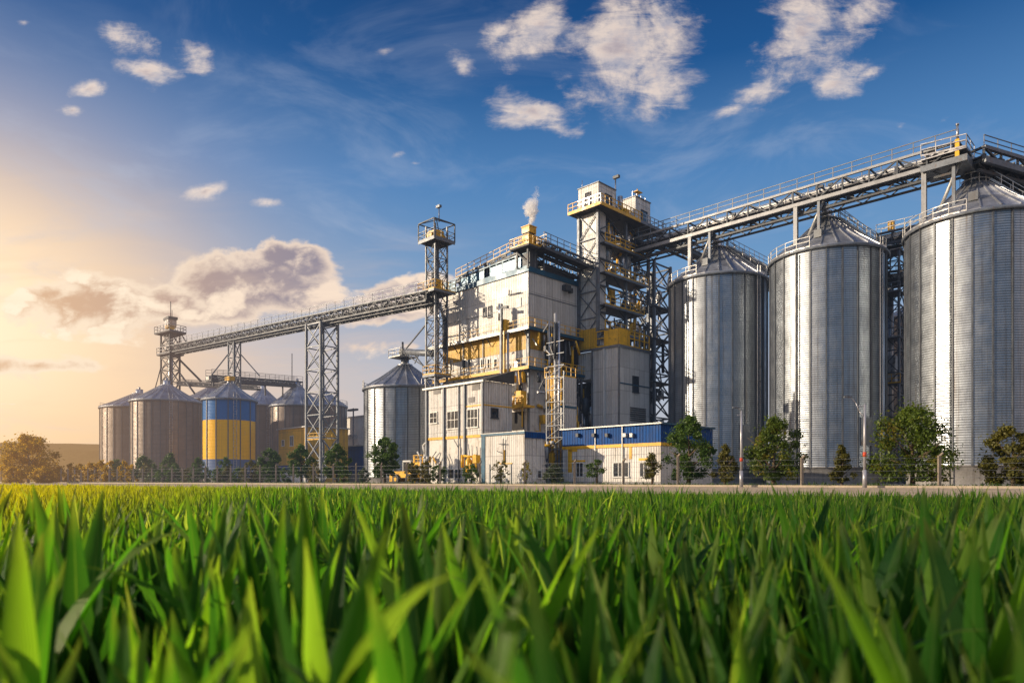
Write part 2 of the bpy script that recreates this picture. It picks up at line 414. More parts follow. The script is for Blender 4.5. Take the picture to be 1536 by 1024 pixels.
def make_silo(label, u, v, R, eave, apex, npan=24, mat='galvanised', plinth=1.9, group=None, big=True, z=0.0, rail=(130, 275), stiff=True, hatch=-30, name='grain_silo'):
    t = thing(name, label, 'silo', u, v, z, group); t['_o'] = (0, 0, 0)
    part(silo_wall(R, plinth, eave, npan, mat), 'wall', t)
    if plinth > 0:
        part(MB('concrete').lathe([(R-0.12, -0.5), (R-0.12, plinth-0.12), (R+0.08, plinth-0.10), (R+0.08, plinth), (R-0.3, plinth+0.01)], n=48), 'plinth', t)
    rf = MB('roof_steel'); nr = npan
    prof = [(R+0.22, eave-0.12), (R+0.22, eave+0.02), (R*0.62, eave+(apex-eave)*0.40), (R*0.12, apex-(apex-eave)*0.04)]
    rf.lathe(prof, n=nr, smooth=False)
    rf.lathe([(R-0.1, eave-0.25), (R+0.24, eave-0.12)], n=nr, smooth=False)
    for k in range(nr):
        a = 2*pi*(k+0.0)/nr
        pts = [(cos(a)*r, sin(a)*r, zz+0.05) for r, zz in prof[1:]]
        for p, q in zip(pts[:-1], pts[1:]): rf.bar(p, q, 0.10, 0.14)
    roof = part(rf, 'roof', t)
    cp = MB('roof_steel')
    cp.lathe([(0, apex+0.75), (R*0.10, apex+0.70), (R*0.10, apex-0.5)], n=16); cp.lathe([(R*0.19, apex-0.32), (R*0.19, apex-0.18), (0.1, apex-0.15)], n=16)
    cp.mat('pipe_steel').tube((0, 0, apex+0.6), (0, 0, apex+1.2), 0.22)
    part(cp, 'vent_cap', roof)
    if big:
        hv = MB('rib_steel')                     # small roof hatch
        a = radians(-80)
        hv.box(cos(a)*R*0.7-0.4, cos(a)*R*0.7+0.4, sin(a)*R*0.7-0.4, sin(a)*R*0.7+0.4, eave+(apex-eave)*0.28, eave+(apex-eave)*0.45)
        part(hv, 'roof_hatch', roof)
    eb = MB('frame_steel'); eb.lathe([(R+0.24, eave-0.34), (R+0.3, eave-0.30), (R+0.3, eave-0.06), (R+0.2, eave-0.04)], n=48)
    part(eb, 'eave_ring', t)
    if stiff:
        first = None
        for k in range(npan):
            if first is None:
                sb = MB('rib_steel'); sb.box(R-0.03, R+0.10, -0.075, 0.075, plinth-0.05, eave-0.3)
                sb.box(R-0.03, R+0.13, -0.10, 0.10, plinth-0.1, plinth+0.1)
                first = part(sb, 'stiffener', t); o = first
            else:
                o = first.copy(); col.objects.link(o); o.parent = t
            o.rotation_euler = (0, 0, 2*pi*k/npan)
    if rail:
        rb = MB('pale_steel'); a0, a1 = map(radians, rail); n = max(3, int((a1-a0)*R/1.3)); w = 0.06
        rr = R+0.18
        pt = lambda a, h: (cos(a)*rr, sin(a)*rr, eave+h)
        for i in range(n+1):
            a = a0+(a1-a0)*i/n
            rb.bar(pt(a, -0.1), pt(a, 1.1), w)
            if i < n:
                b_ = a0+(a1-a0)*(i+1)/n
                for h in (1.1, 0.6): rb.bar(pt(a, h), pt(b_, h), w)
                rb.bar(pt(a, 0.05), pt(b_, 0.05), 0.05, 0.14)
        part(rb, 'eave_railing', t)
    # caged ladder and a down pipe on the wall
    a = radians(-12); L = MB('pipe_steel')
    for s_ in (-0.25, 0.25):
        p = (cos(a)*(R+0.25)-sin(a)*s_, sin(a)*(R+0.25)+cos(a)*s_)
        L.bar((p[0], p[1], plinth+0.3), (p[0], p[1], eave+0.9), 0.06)
    zz = plinth+0.5
    while zz < eave+0.6:
        L.bar((cos(a)*(R+0.25)-sin(a)*0.25, sin(a)*(R+0.25)+cos(a)*0.25, zz), (cos(a)*(R+0.25)+sin(a)*0.25, sin(a)*(R+0.25)-cos(a)*0.25, zz), 0.035)
        zz += 0.45
    part(L, 'ladder', t)
    if big:
        P = MB('frame_dark')
        for aa, r_ in ((-2, 0.07), (-97, 0.06)):
            a = radians(aa); P.tube((cos(a)*(R+0.2), sin(a)*(R+0.2), 0), (cos(a)*(R+0.2), sin(a)*(R+0.2), eave-0.5), r_, n=6)
        part(P, 'down_pipe', t)
        a = radians(hatch); H = MB('galvanised_old')
        H.uv = None
        cx, cy = cos(a)*(R+0.06), sin(a)*(R+0.06); tx, ty = -sin(a), cos(a)
        H.mat('frame_steel')
        H.bar((cx-tx*0.7, cy-ty*0.7, 5.6), (cx+tx*0.7, cy+ty*0.7, 5.6), 0.16, 3.0)
        H.mat('rib_steel')
        ox, oy = cos(a)*0.06, sin(a)*0.06
        H.bar((cx-tx*0.58+ox, cy-ty*0.58+oy, 5.6), (cx+tx*0.58+ox, cy+ty*0.58+oy, 5.6), 0.16, 2.7)
        part(H, 'access_door', t)
    return t

G_TALL = 'tall corrugated steel silos on the right'
s1 = make_silo('tall corrugated steel silo standing nearest the open steel headhouse tower, first of the tall three', -43.0, 80.0, 6.0, 25.3, 30.2, group=G_TALL)
for (uu, vv, lb, rz) in ((-29.5, 79.9, 'middle one of the three tall corrugated silos, behind the lamp post with the arm', 0.09),
                         (-15.4, 80.2, 'largest looking tall corrugated silo, at the picture edge behind the broad yellowing tree', 0.16)):
    c = copy_tree(s1); x, y = XY(uu, vv); c.location = (x, y, 0); c['label'] = lb
    for k in kids(c):
        if k.name.startswith(('stiffener', 'wall')): k.rotation_euler[2] += rz
uu, vv = S(1388, 95)
make_silo('shadowed grey silo standing behind the gap between the two nearest tall silos', uu, vv, 5.0, 23.0, 26.6, npan=20, mat='galvanised_old', big=False, rail=None)

# far group on the left
def far_silo(label, px, z, R, eave_y, apex_y, mat='galvanised_old', npan=22, rail=(150, 240), group='older grey silos of the far group', plinth=0.9, name='grain_silo'):
    u, v = S(px, z)
    return make_silo(label, u, v, R, Z(eave_y, z-R*0.9), Z(apex_y, z), npan=npan, mat=mat, plinth=plinth, big=False, rail=rail, group=group, name=name)
far_silo('outermost left grey silo, half hidden by the wider silo with the pleated cone roof', 209, 144, 7.2, 608, 589, npan=26)
far_silo('wide squat grey silo with a pleated cone roof beside the blue and yellow silo', 250, 130, 6.15, 598, 576, npan=26)
fs = far_silo('silo painted blue over yellow with a pale cone roof', 344.5, 116, 4.25, 596, 574, mat='flag_paint', npan=14, group=None, rail=(150, 215))
far_silo('grey silo peeking out between the wide squat silo and the blue and yellow one', 317, 150, 5.5, 597, 580, rail=None)
far_silo('narrow grey silo directly right of the blue and yellow silo', 394, 146, 4.6, 606, 582, rail=None)
far_silo('grey silo with a pointed roof just left of the lattice trestle', 446, 138, 5.2, 606, 577, npan=20, rail=None)
far_silo('grey silo half hidden behind the lattice trestle', 487, 150, 4.7, 606, 586, npan=20, rail=(0, 60))
uF, vF = S(607.5, 102)
make_silo('single grey cone roofed silo left of the white factory, linked to the slim tower', uF, vF, 6.0, Z(577, 96.5), Z(545, 102), npan=22, mat='galvanised', plinth=0.9, big=False, rail=(190, 250), group=None)

# ================================================================= steel helpers
def lattice(mb, cor, z0, z1, step, w=0.16, brace=0.09, skip=()):
    """X-braced panels between the corner posts cor [(u,v)...]"""
    n = max(1, int(round((z1-z0)/step))); dz = (z1-z0)/n
    m = len(cor)
    for k in range(n):
        a, b = z0+k*dz, z0+(k+1)*dz
        for i in range(m):
            if i in skip: continue
            p, q = cor[i], cor[(i+1) % m]
            mb.bar((*p, a), (*q, b), brace); mb.bar((*q, a), (*p, b), brace)
            mb.bar((*p, b), (*q, b), brace*1.2)
def columns(t, cor, z0, z1, w=0.25, name='column', mat='frame_steel'):
    for p in cor:
        part(MB(mat).bar((*p, z0), (*p, z1), w), name, t)
def gallery(t, p, q, width, depth, rail_h=1.1, casing=None, chord=0.22, step=2.2, rail_mat='frame_steel', truss_mat='frame_dark', chord_mat=None, fascia=0.0, rail_step=2.2, thin=0.055, below=0.0):
    """bridge-like truss that carries a conveyor; p, q bottom centreline"""
    p = np.array(p, float); q = np.array(q, float); d = q-p
    L = np.linalg.norm(d); dh = d/L
    side = np.array((-dh[1], dh[0], 0.0)); side /= np.linalg.norm(side)
    up = np.array((0, 0, depth)); n = max(2, int(round(L/step)))
    T = MB(truss_mat)
    for s_ in (-1, 1):
        o = side*width/2*s_
        T.mat(chord_mat or truss_mat)
        T.bar(p+o, q+o, chord, chord*1.3); T.bar(p+o+up, q+o+up, chord*0.8)
        T.mat(truss_mat)
        for i in range(n+1):
            a = p+d*i/n+o
            T.bar(a, a+up, chord*0.5)
            if i < n:
                b = p+d*(i+1)/n+o
                if (i+int(s_ > 0)) % 2: T.bar(a, b+up, chord*0.45)
                else: T.bar(a+up, b, chord*0.45)
    for i in range(n+1):
        a = p+d*i/n
        T.bar(a-side*width/2, a+side*width/2, chord*0.6); T.bar(a-side*width/2+up, a+side*width/2+up, chord*0.5)
        if i < n:
            b = p+d*(i+1)/n; T.bar(a-side*width/2, b+side*width/2, chord*0.35)
    if below:
        dn = np.array((0, 0, -below))
        for s_ in (-1, 1):
            o = side*width/2*0.6*s_
            T.bar(p+o+dn, q+o+dn, chord*0.7)
            for i in range(n):
                a = p+d*i/n+o; b = p+d*(i+0.5)/n+o; c_ = p+d*(i+1)/n+o
                T.bar(a, b+dn, chord*0.35); T.bar(b+dn, c_, chord*0.35)
    part(T, 'truss', t)
    D = MB('grating'); D.bar(p+up*0.35, q+up*0.35, width*0.96, 0.10)
    part(D, 'belt_deck', t)
    if casing:
        C = MB('pale_steel'); cz, ch, off, cw = casing
        for_o = side*off+np.array((0, 0, cz)); C.bar(p+for_o, q+for_o, cw, ch)
        m = max(2, int(L/3.0))
        for i in range(m+1):
            a = p+d*i/m+for_o; C.bar(a-dh*0.06, a+dh*0.06, cw+0.12, ch+0.12)
        part(C, 'belt_casing', t)
    I = MB('frame_dark')                       # rollers, brackets, cable trays along the belt
    rr = random.Random(int(abs(p[0]*10)))
    for i in range(int(L/1.1)):
        a = p+d*(i+0.5)/(L/1.1)
        I.bar(a-side*width*0.45+np.array((0, 0, depth*0.55)), a+side*width*0.45+np.array((0, 0, depth*0.55)), 0.13)
        if rr.random() < 0.5:
            hh = rr.uniform(0.2, depth*0.8)
            s_ = rr.choice((-1, 1)); c0 = a+side*width*0.46*s_+np.array((0, 0, hh))
            I.bar(c0-dh*rr.uniform(0.15, 0.5), c0+dh*rr.uniform(0.15, 0.5), rr.uniform(0.12, 0.3))
    part(I, 'belt_rollers', t)
    for s_ in (-1, 1):
        o = side*(width/2+0.02)*s_+up
        Rr_ = MB(rail_mat); Rr_.rail(p+o, q+o, rail_h, rail_step, thin); part(Rr_, 'railing', t)

# ================================================================= overhead gallery over the tall silos
gal = thing('conveyor_gallery', 'long overhead steel conveyor gallery with railings crossing above the tall silos', 'conveyor', -36, 77.5, 30.7)
gallery(gal, (-58.0, 77.5, 31.0), (-15.9, 77.5, 31.0), 3.0, 1.7, 1.2, casing=(1.55, 0.55, 0.9, 0.8), chord=0.30, step=2.6, chord_mat='frame_mid', rail_step=1.9, thin=0.075, below=0.9)
gallery(gal, (-15.4, 78.2, 31.0), (-4.0, 107.0, 31.0), 2.6, 1.2, 1.15, casing=None, chord=0.42, step=2.6, chord_mat='frame_steel', rail_step=2.1, thin=0.07, below=0.8)
hd = MB('frame_steel'); hd.box(-19.0, -15.3, 75.72, 79.4, 30.72, 30.9); hd.box(-19.0, -15.3, 75.6, 75.71, 30.6, 31.2); hd.box(-15.29, -15.1, 75.6, 79.4, 30.6, 31.2)
part(hd, 'end_platform', gal)
hr = MB('pipe_steel'); hr.rail((-19.0, 75.75, 32.2), (-15.2, 75.75, 31.9), 1.2, 1.3, 0.07); hr.rail((-15.2, 75.75, 31.9), (-15.2, 79.0, 31.9), 1.2, 1.3, 0.07); hr.box(-19.0, -15.2, 75.75, 78.9, 31.8, 31.9)
part(hr, 'end_railing', gal)
dh_ = MB('pale_steel'); dh_.box(-17.9, -16.0, 76.5, 78.4, 31.95, 32.6); dh_.mat('pipe_steel').tube((-18.4, 76.2, 32.6), (-18.4, 78.7, 32.6), 0.5, n=14)
part(dh_, 'drive_head', gal)
ms = MB('yellow_paint'); ms.box(-16.15, -15.8, 75.8, 76.1, 31.0, 32.9); ms.mat('pipe_steel').tube((-15.98, 75.95, 32.8), (-15.98, 75.95, 34.3), 0.10).tube((-15.98, 75.95, 34.25), (-15.98, 75.95, 34.4), 0.15)
part(ms, 'mast', gal)
for k, uc in enumerate((-44.6, -41.9, -31.4, -28.9, -18.8, -16.3)):
    pc = MB('frame_steel' if k % 2 else 'frame_mid')
    d0 = math.hypot(uc-(-43.0, -43.0, -29.5, -29.5, -15.4, -15.4)[k], 3.8)
    zb = 25.3+(6-min(6, d0))*0.8
    pc.bar((uc, 76.1, zb-0.3), (uc, 76.1, 31.0), 0.42 if k % 2 == 0 else 0.28)
    part(pc, 'support_column', gal)
    if k % 2 == 0:
        br = MB('pale_steel'); br.tube((uc+1.2, 76.6, zb+0.8), (uc+3.0, 76.3, 31.0), 0.16, n=8); part(br, 'brace', gal)
        sp = MB('pipe_steel'); cu = (-43.0, -29.5, -15.4)[k//2]
        sp.tube((cu, 79.6, 30.6), (cu, 78.2, 32.0), 0.24, n=10); part(sp, 'grain_spout', gal)

def roof_catwalk(cu, label):
    t = thing('roof_catwalk', label, 'catwalk', cu, 82, 28, 'catwalks running back from the silo peaks')
    T = MB('frame_dark')
    p = np.array((cu+0.7, 80.2, 29.8)); q = np.array((cu+0.7, 96.0, 29.8))
    for s_ in (-0.7, 0.7):
        T.bar(p+(s_, 0, 0), q+(s_, 0, 0), 0.16, 0.22); T.bar(p+(s_, 0.8, -1.5), q+(s_, 0, -1.5), 0.14)
        for i in range(9):
            a = p+(q-p)*i/9; b = p+(q-p)*(i+1)/9
            T.bar(a+(s_, 0, 0), b+(s_, 0, -1.5), 0.08); T.bar(b+(s_, 0, -1.5), b+(s_, 0, 0), 0.08)
    part(T, 'truss', t)
    part(MB('grating').bar(p+(0, 0, 0.15), q+(0, 0, 0.15), 1.3, 0.06), 'walkway', t)
    for s_ in (-0.7, 0.7): part(MB('pipe_steel').rail(p+(s_, 0, 0.1), q+(s_, 0, 0.1), 1.2, 1.5, 0.06), 'railing', t)
    A = MB('pale_steel')                                  # curved handrail round the peak down to the eave
    prev = None
    for i in range(8):
        a = radians(-150+i*30); P_ = (cu+cos(a)*1.25, 80+sin(a)*1.25, 29.2)
        A.bar(P_, (P_[0], P_[1], 30.5), 0.05)
        if prev:
            A.bar((prev[0], prev[1], 30.5), (P_[0], P_[1], 30.5), 0.06); A.bar((prev[0], prev[1], 29.9), (P_[0], P_[1], 29.9), 0.05); A.bar(prev, P_, 0.1)
        prev = P_
    part(A, 'peak_guardrail', t)
    B = MB('pale_steel')                                  # stair over the cone towards the right
    d = np.array((cos(radians(22)), sin(radians(22)), 0))
    a0_ = np.array((cu, 80, 29.9))+d*1.2; a1_ = np.array((cu, 80, 25.9))+d*5.9
    sd = np.array((-d[1], d[0], 0))*0.4
    for s_ in (-1, 1):
        B.bar(a0_+sd*s_, a1_+sd*s_, 0.09, 0.2); B.bar(a0_+sd*s_+(0, 0, 1.0), a1_+sd*s_+(0, 0, 1.0), 0.06); B.bar(a0_+sd*s_+(0, 0, 0.55), a1_+sd*s_+(0, 0, 0.55), 0.05)
        for i in range(6):
            m_ = a0_+(a1_-a0_)*i/5+sd*s_; B.bar(m_, m_+(0, 0, 1.0), 0.06)
    for i in range(16):
        m_ = a0_+(a1_-a0_)*i/15; B.bar(m_-sd, m_+sd, 0.14, 0.04)
    part(B, 'roof_stair', t)
    return t
roof_catwalk(-43.0, 'steel catwalk and stair at the peak of the tall silo nearest the headhouse tower')
roof_catwalk(-29.5, 'steel catwalk and stair at the peak of the middle tall silo')
roof_catwalk(-15.4, 'steel catwalk and stair at the peak of the tall silo by the picture edge')

def eave_bridge(label, u0, u1, v, z, drop=0):
    t = thing('eave_bridge', label, 'catwalk', (u0+u1)/2, v, z, 'bridges behind the tall silos')
    gallery(t, (u0, v, z), (u1, v, z-drop), 1.8, 1.3, 1.15, casing=(0.9, 0.5, -0.5, 0.5), chord=0.24, step=1.6, rail_step=1.5, rail_mat='pale_steel', thin=0.06)
    m = MB('yellow_paint'); m.box(u0+1.2, u0+1.8, v-0.8, v-0.2, z+1.4, z+2.6); part(m, 'control_box', t)
    return t
eave_bridge('railed conveyor bridge joining the middle and edge tall silos at eave height', -26.5, -13.0, 88.0, 28.0)
eave_bridge('railed conveyor bridge joining the first and middle tall silos at eave height', -40.0, -25.5, 88.0, 25.6)
eave_bridge('lower dark conveyor bridge sloping down between the middle and edge tall silos', -30.0, -15.0, 92.0, 24.8, drop=1.5)

st = thing('service_tower', 'dark lattice service tower in the gap between the middle and edge tall silos', 'tower', -26, 92)
cor = [(-27.4, 90.4), (-25.0, 90.4), (-25.0, 92.8), (-27.4, 92.8)]
columns(st, cor, 0, 29.5, 0.24)
L_ = MB('frame_dark'); lattice(L_, cor, 0, 29.5, 2.6, brace=0.1); part(L_, 'bracing', st)
for zz in (6.5, 12.0, 17.5, 23.0, 28.0):
    f_ = MB('grating'); f_.box(-27.6, -24.8, 90.2, 93.0, zz, zz+0.12); pl = part(f_, 'platform', st)
    part(MB('yellow_paint' if zz < 13 else 'pipe_steel').rail((-27.6, 90.2, zz+0.1), (-24.8, 90.2, zz+0.1), 1.1, 0.9, 0.06), 'railing', pl)
e_ = MB('machine_metal'); e_.box(-27.0, -25.6, 91, 92.4, 12.2, 15.6); e_.tube((-26.2, 91.4, 0), (-26.2, 91.4, 24), 0.35); part(e_, 'elevator_leg', st)

# ================================================================= headhouse tower
def clutter(mb, u0, u1, v0, v1, z0, z1, n, rnd, mats=('machine_metal', 'pipe_steel', 'frame_dark', 'yellow_paint'), bins=True):
    """pipes, ducts, bins and valves inside an open frame"""
    for _ in range(n):
        mb.mat(rnd.choice(mats))
        a = np.array((rnd.uniform(u0, u1), rnd.uniform(v0, v1), rnd.uniform(z0, z1)))
        k = rnd.random()
        if k < 0.3:
            zt = min(z1, a[2]+rnd.uniform(1.5, 5)); mb.tube(a, (a[0], a[1], zt), rnd.uniform(0.08, 0.28), n=8)
        elif k < 0.55:
            b = np.array((rnd.uniform(u0, u1), a[1]+rnd.uniform(-1, 1), min(z1, max(z0, a[2]+rnd.uniform(-3, 3)))))
            b[1] = min(v1, max(v0, b[1])); mb.tube(a, b, rnd.uniform(0.07, 0.18), n=8)
        elif k < 0.72:
            b = np.array((a[0], rnd.uniform(v0, v1), min(z1, max(z0, a[2]+rnd.uniform(-2.5, 2.5))))); mb.tube(a, b, rnd.uniform(0.07, 0.2), n=8)
        elif k < 0.86:
            s_ = rnd.uniform(0.25, 0.7); mb.box(a[0]-s_/2, a[0]+s_/2, a[1]-s_/2, a[1]+s_/2, a[2], min(z1, a[2]+rnd.uniform(0.4, 1.3)))
        elif k < 0.94 and bins:
            r = rnd.uniform(0.3, 0.6); h = rnd.uniform(0.8, 1.8); zb = min(a[2], z1-h-0.6)
            mb.lathe([(0.08, zb-r), (r, zb), (r, zb+h), (0.1, zb+h+0.3)], (a[0], a[1]), 12)
        else:
            mb.bar(a, (a[0]+rnd.uniform(-0.8, 0.8), a[1], min(z1, a[2]+rnd.uniform(0.5, 2))), 0.12)

def Lp(px, py, vp):
    a = (px-768)/1024.0; u = vp*(a-1)/(1+a); return u, EYE+(HY-py)*(vp-u)/1448.15
def Rp(px, py, up):
    a = (px-768)/1024.0; v = -up*(1+a)/(1-a); return v, EYE+(HY-py)*(v-up)/1448.15
def fb(mb, face, a0, a1, pl, d0, d1, z0, z1):
    if face == 'L': mb.box(a0, a1, pl-d1, pl-d0, z0, z1)
    else: mb.box(pl+d0, pl+d1, a0, a1, z0, z1)
    return mb
def window(parent, face, c, w, z0, z1, pl, nx=2, frame='white_frame', nz=1):
    a0, a1 = c-w/2, c+w/2; f = 0.09
    F = MB(frame)
    fb(F, face, a0-f, a0, pl, -0.02, 0.10, z0-f, z1+f); fb(F, face, a1, a1+f, pl, -0.02, 0.10, z0-f, z1+f)
    fb(F, face, a0, a1, pl, -0.02, 0.10, z1, z1+f); fb(F, face, a0-f-0.05, a1+f+0.05, pl, -0.02, 0.16, z0-f-0.04, z0-0.01)
    for i in range(1, nx): fb(F, face, a0+w*i/nx-0.035, a0+w*i/nx+0.035, pl, -0.02, 0.085, z0, z1)
    for i in range(1, nz): fb(F, face, a0, a1, pl, -0.02, 0.08, z0+(z1-z0)*i/nz-0.03, z0+(z1-z0)*i/nz+0.03)
    o = part(F, 'window', parent)
    part(fb(MB('glass'), face, a0, a1, pl, -0.01, 0.035, z0-0.01, z1), 'pane', o)
    return o
def winpx(parent, face, x0, x1, y0, y1, pl, **kw):
    fn = Lp if face == 'L' else Rp
    a0, zt = fn(x0, y0, pl); a1, zb = fn(x1, y1, pl)
    a0_, zt = fn((x0+x1)/2, y0, pl); _, zb = fn((x0+x1)/2, y1, pl)
    return window(parent, face, (a0+a1)/2, abs(a1-a0), zb, zt, pl, **kw)
def wall(parent, mat, u0, u1, v0, v1, z0, z1, name='wall', label=None):
    return part(MB(mat).box(u0, u1, v0, v1, z0, z1), name, parent, label)

th = thing('headhouse_tower', 'tallest open steel tower with white cabin on top, left of the tall silos', 'tower', -53.5, 74)
TU0, TU1, TV0, TV1 = -56.6, -53.5, 68.9, 80.2
TT = 37.0
cor = [(TU0, TV0), (TU1, TV0), (TU1, (TV0+TV1)/2+0.3), (TU1, TV1), (TU0, TV1)]
for i, p in enumerate(cor):
    part(MB('frame_steel').bar((*p, 17.6 if i < 2 else 0), (*p, TT-2.0), 0.36), 'column', th)
bw = thing  # readability only
sk = MB('grey_cladding'); sk.box(TU0+0.18, TU1-0.18, TV0+0.16, TV0+1.9, 17.8, TT-2.2); part(sk, 'elevator_casing', th)
sx = MB('frame_steel'); lattice(sx, cor[:2], 17.8, TT-2.3, 3.1, brace=0.10, skip=(1,)); part(sx, 'front_bracing', th)
sx = MB('frame_dark')
for a, b in ((1, 2), (2, 3)):
    zz = 8.0 if b == 3 else 18.5
    while zz < TT-4:
        p, q = cor[a], cor[b]
        sx.bar((*p, zz), (*q, zz), 0.18)
        if (int(zz*10)+b) % 3: sx.bar((*p, zz), (*q, zz+3.4), 0.12)
        sx.bar((*q, zz), (*p, zz+3.4), 0.10)
        sx.bar((q[0], q[1], zz), (TU0, q[1], zz+3.4), 0.10); sx.bar((q[0], q[1], zz), (TU0, q[1], zz), 0.14)
        zz += 3.4
part(sx, 'side_bracing', th)
rnd = random.Random(11)
for zz in (19.5, 22.7, 26.8, 30.6):
    p_ = MB('grating'); e1 = TV1-1.0 if zz > 24 else TV1-2
    p_.box(TU1-2.4, TU1+0.7, TV0+0.6, e1, zz, zz+0.16); p_.mat('frame_steel').bar((TU1+0.7, TV0+0.6, zz), (TU1+0.7, e1, zz), 0.12, 0.26)
    pl = part(p_, 'platform', th)
    part(MB('yellow_paint').rail((TU1+0.7, TV0+0.6, zz+0.15), (TU1+0.7, e1, zz+0.15), 1.1, 1.1, 0.075), 'railing', pl)
M_ = MB('machine_metal')
for zz in (18.5, 22.8, 27.0, 31.0): clutter(M_, TU1-2.6, TU1+0.2, TV0+2.0, TV1-0.4, zz, zz+3.6, 26, rnd)
for (vv, r) in ((TV0+3.4, 0.75), (TV0+7.6, 0.9)):
    M_.mat('pipe_steel').lathe([(0.12, 28.2), (r, 30.0), (r, 33.4), (0.2, 34.6)], (TU1-1.2, vv), 16)
part(M_, 'machinery', th)
M_ = MB('frame_dark')
for zz in (1, 5, 9, 13): clutter(M_, TU1-2.6, TU1+0.2, TV0+6.6, TV1-0.2, zz, zz+4, 18, rnd, ('frame_dark', 'machine_metal', 'frame_steel'))
part(M_, 'lower_machinery', th)
part(MB('frame_dark').box(TU0+0.3, TU0+0.4, TV0+6.7, TV1-0.2, 0.2, 17.0), 'back_panel', th)
dk = MB('grating'); dk.box(TU0-0.9, TU1+1.3, TV0-1.1, TV1+2.4, TT-2.2, TT-2.0)
dk.mat('yellow_paint'); dk.box(TU0-0.95, TU1+1.3, TV0-1.16, TV0-1.08, TT-2.25, TT-1.85); dk.box(TU1+1.28, TU1+1.36, TV0-1.1, TV0+7.5, TT-2.25, TT-1.85)
dk.mat('frame_steel'); dk.box(TU1+1.28, TU1+1.36, TV0+7.5, TV1+2.4, TT-2.25, TT-1.85)
part(dk, 'top_deck', th)
for mat_, a, b in (('yellow_paint', (TU0-0.9, TV0-1.1), (TU0+0.7, TV0-1.1)), ('pipe_steel', (TU0+0.7, TV0-1.1), (TU1+1.3, TV0-1.1)), ('yellow_paint', (TU1+1.3, TV0-1.1), (TU1+1.3, TV0+8.0)), ('pipe_steel', (TU1+1.3, TV0+8.0), (TU1+1.3, TV1+2.4))):
    part(MB(mat_).rail((*a, TT-2.0), (*b, TT-2.0), 1.15, 0.9, 0.08), 'railing', th)
cb = MB('white_cladding'); cb.box(TU0-0.1, TU1+0.1, TV0, TV0+3.6, TT-2.0, TT+1.2); cb.mat('frame_steel').box(TU0-0.2, TU1+0.2, TV0-0.1, TV0+3.7, TT+1.2, TT+1.32)
cab = part(cb, 'cabin', th)
window(cab, 'L', TU0+1.5, 0.75, TT-1.1, TT+0.3, TV0, nx=1, frame='frame_dark')
window(cab, 'R', TV0+2.0, 1.3, TT-1.4, TT+0.1, TU1+0.1, nx=2, frame='frame_dark')
cb = MB('white_cladding'); cb.box(TU0+0.8, TU1+0.5, TV1-3.8, TV1-0.3, TT-2.0, TT+1.5); cb.mat('frame_steel').box(TU0+0.7, TU1+0.6, TV1-3.9, TV1-0.2, TT+1.5, TT+1.62)
cab2 = part(cb, 'cabin', th)
window(cab2, 'R', TV1-1.8, 1.3, TT-1.5, TT+0.0, TU1+0.5, nx=1, frame='frame_dark')
mc = MB('machine_metal'); mc.tube((TU1-0.9, TV0+4.3, TT-1.0), (TU1-0.9, TV0+6.8, TT-1.0), 0.85, n=18); mc.box(TU1-1.9, TU1-0.2, TV0+3.9, TV0+7.0, TT-2.0, TT-1.4)
mc.mat('yellow_paint').box(TU1+0.1, TU1+0.9, TV0+4.6, TV0+5.6, TT-2.0, TT-1.0); mc.mat('machine_metal').tube((TU1-0.2, TV0+5.0, TT-1.2), (TU1-0.2, TV0+5.0, TT+0.9), 0.35, n=12)
part(mc, 'elevator_head', th)
an = MB('pipe_steel'); an.tube((TU1-0.8, TV0+4.8, TT-0.5), (TU1-0.8, TV0+4.8, TT+3.6), 0.09, n=6); an.mat('frame_dark').box(TU1-1.1, TU1-0.2, TV0+4.6, TV0+5.0, TT+3.4, TT+3.75); part(an, 'antenna', th)
an = MB('yellow_paint').tube((TU1-0.6, TV0+9.5, TT+1.5), (TU1-0.6, TV0+9.5, TT+3.4), 0.07, n=6).box(TU1-1.0, TU1-0.2, TV0+9.0, TV0+10.2, TT+2.9, TT+3.0); part(an, 'vent_mast', th)
an = MB('pipe_steel'); an.tube((TU0+0.3, TV0+0.3, TT+1.2), (TU0+0.3, TV0+0.3, TT+2.4), 0.04, n=6); part(an, 'antenna', th)
an = MB('pipe_steel'); an.rail((TU1, TV0+7.5, TT+1.3), (TU1, TV0+10.5, TT+1.3), 1.0, 1.0, 0.05); part(an, 'roof_railing', th)
# frame behind that carries the gallery
tf = thing('support_frame', 'open cross braced steel frame between the headhouse tower and the first tall silo', 'tower', -53.5, 84)
cor = [(-56.2, 80.9), (-53.0, 80.9), (-53.0, 85.0), (-56.2, 85.0)]
columns(tf, cor, 0, 30.9, 0.34)
L_ = MB('frame_dark'); lattice(L_, cor, 0, 30.6, 3.1, brace=0.15); part(L_, 'bracing', tf)
for zz in (8, 14, 20, 24.5):
    part(MB('grating').box(-56.4, -52.6, 80.7, 85.2, zz, zz+0.15), 'platform', tf)
M_ = MB('machine_metal'); clutter(M_, -56, -53.2, 81.2, 84.7, 1, 29, 60, rnd, ('machine_metal', 'frame_dark', 'frame_steel')); part(M_, 'machinery', tf)
# walkway running back from the top deck
tw = MB('frame_steel'); 
tb = thing('rear_walkway', 'railed conveyor walkway running back from the top of the headhouse tower', 'catwalk', -52.6, 90, 34)
gallery(tb, (-52.8, 82.8, 33.6), (-52.8, 99.0, 33.6), 2.2, 1.3, 1.2, chord=0.22, rail_step=1.5, thin=0.06)

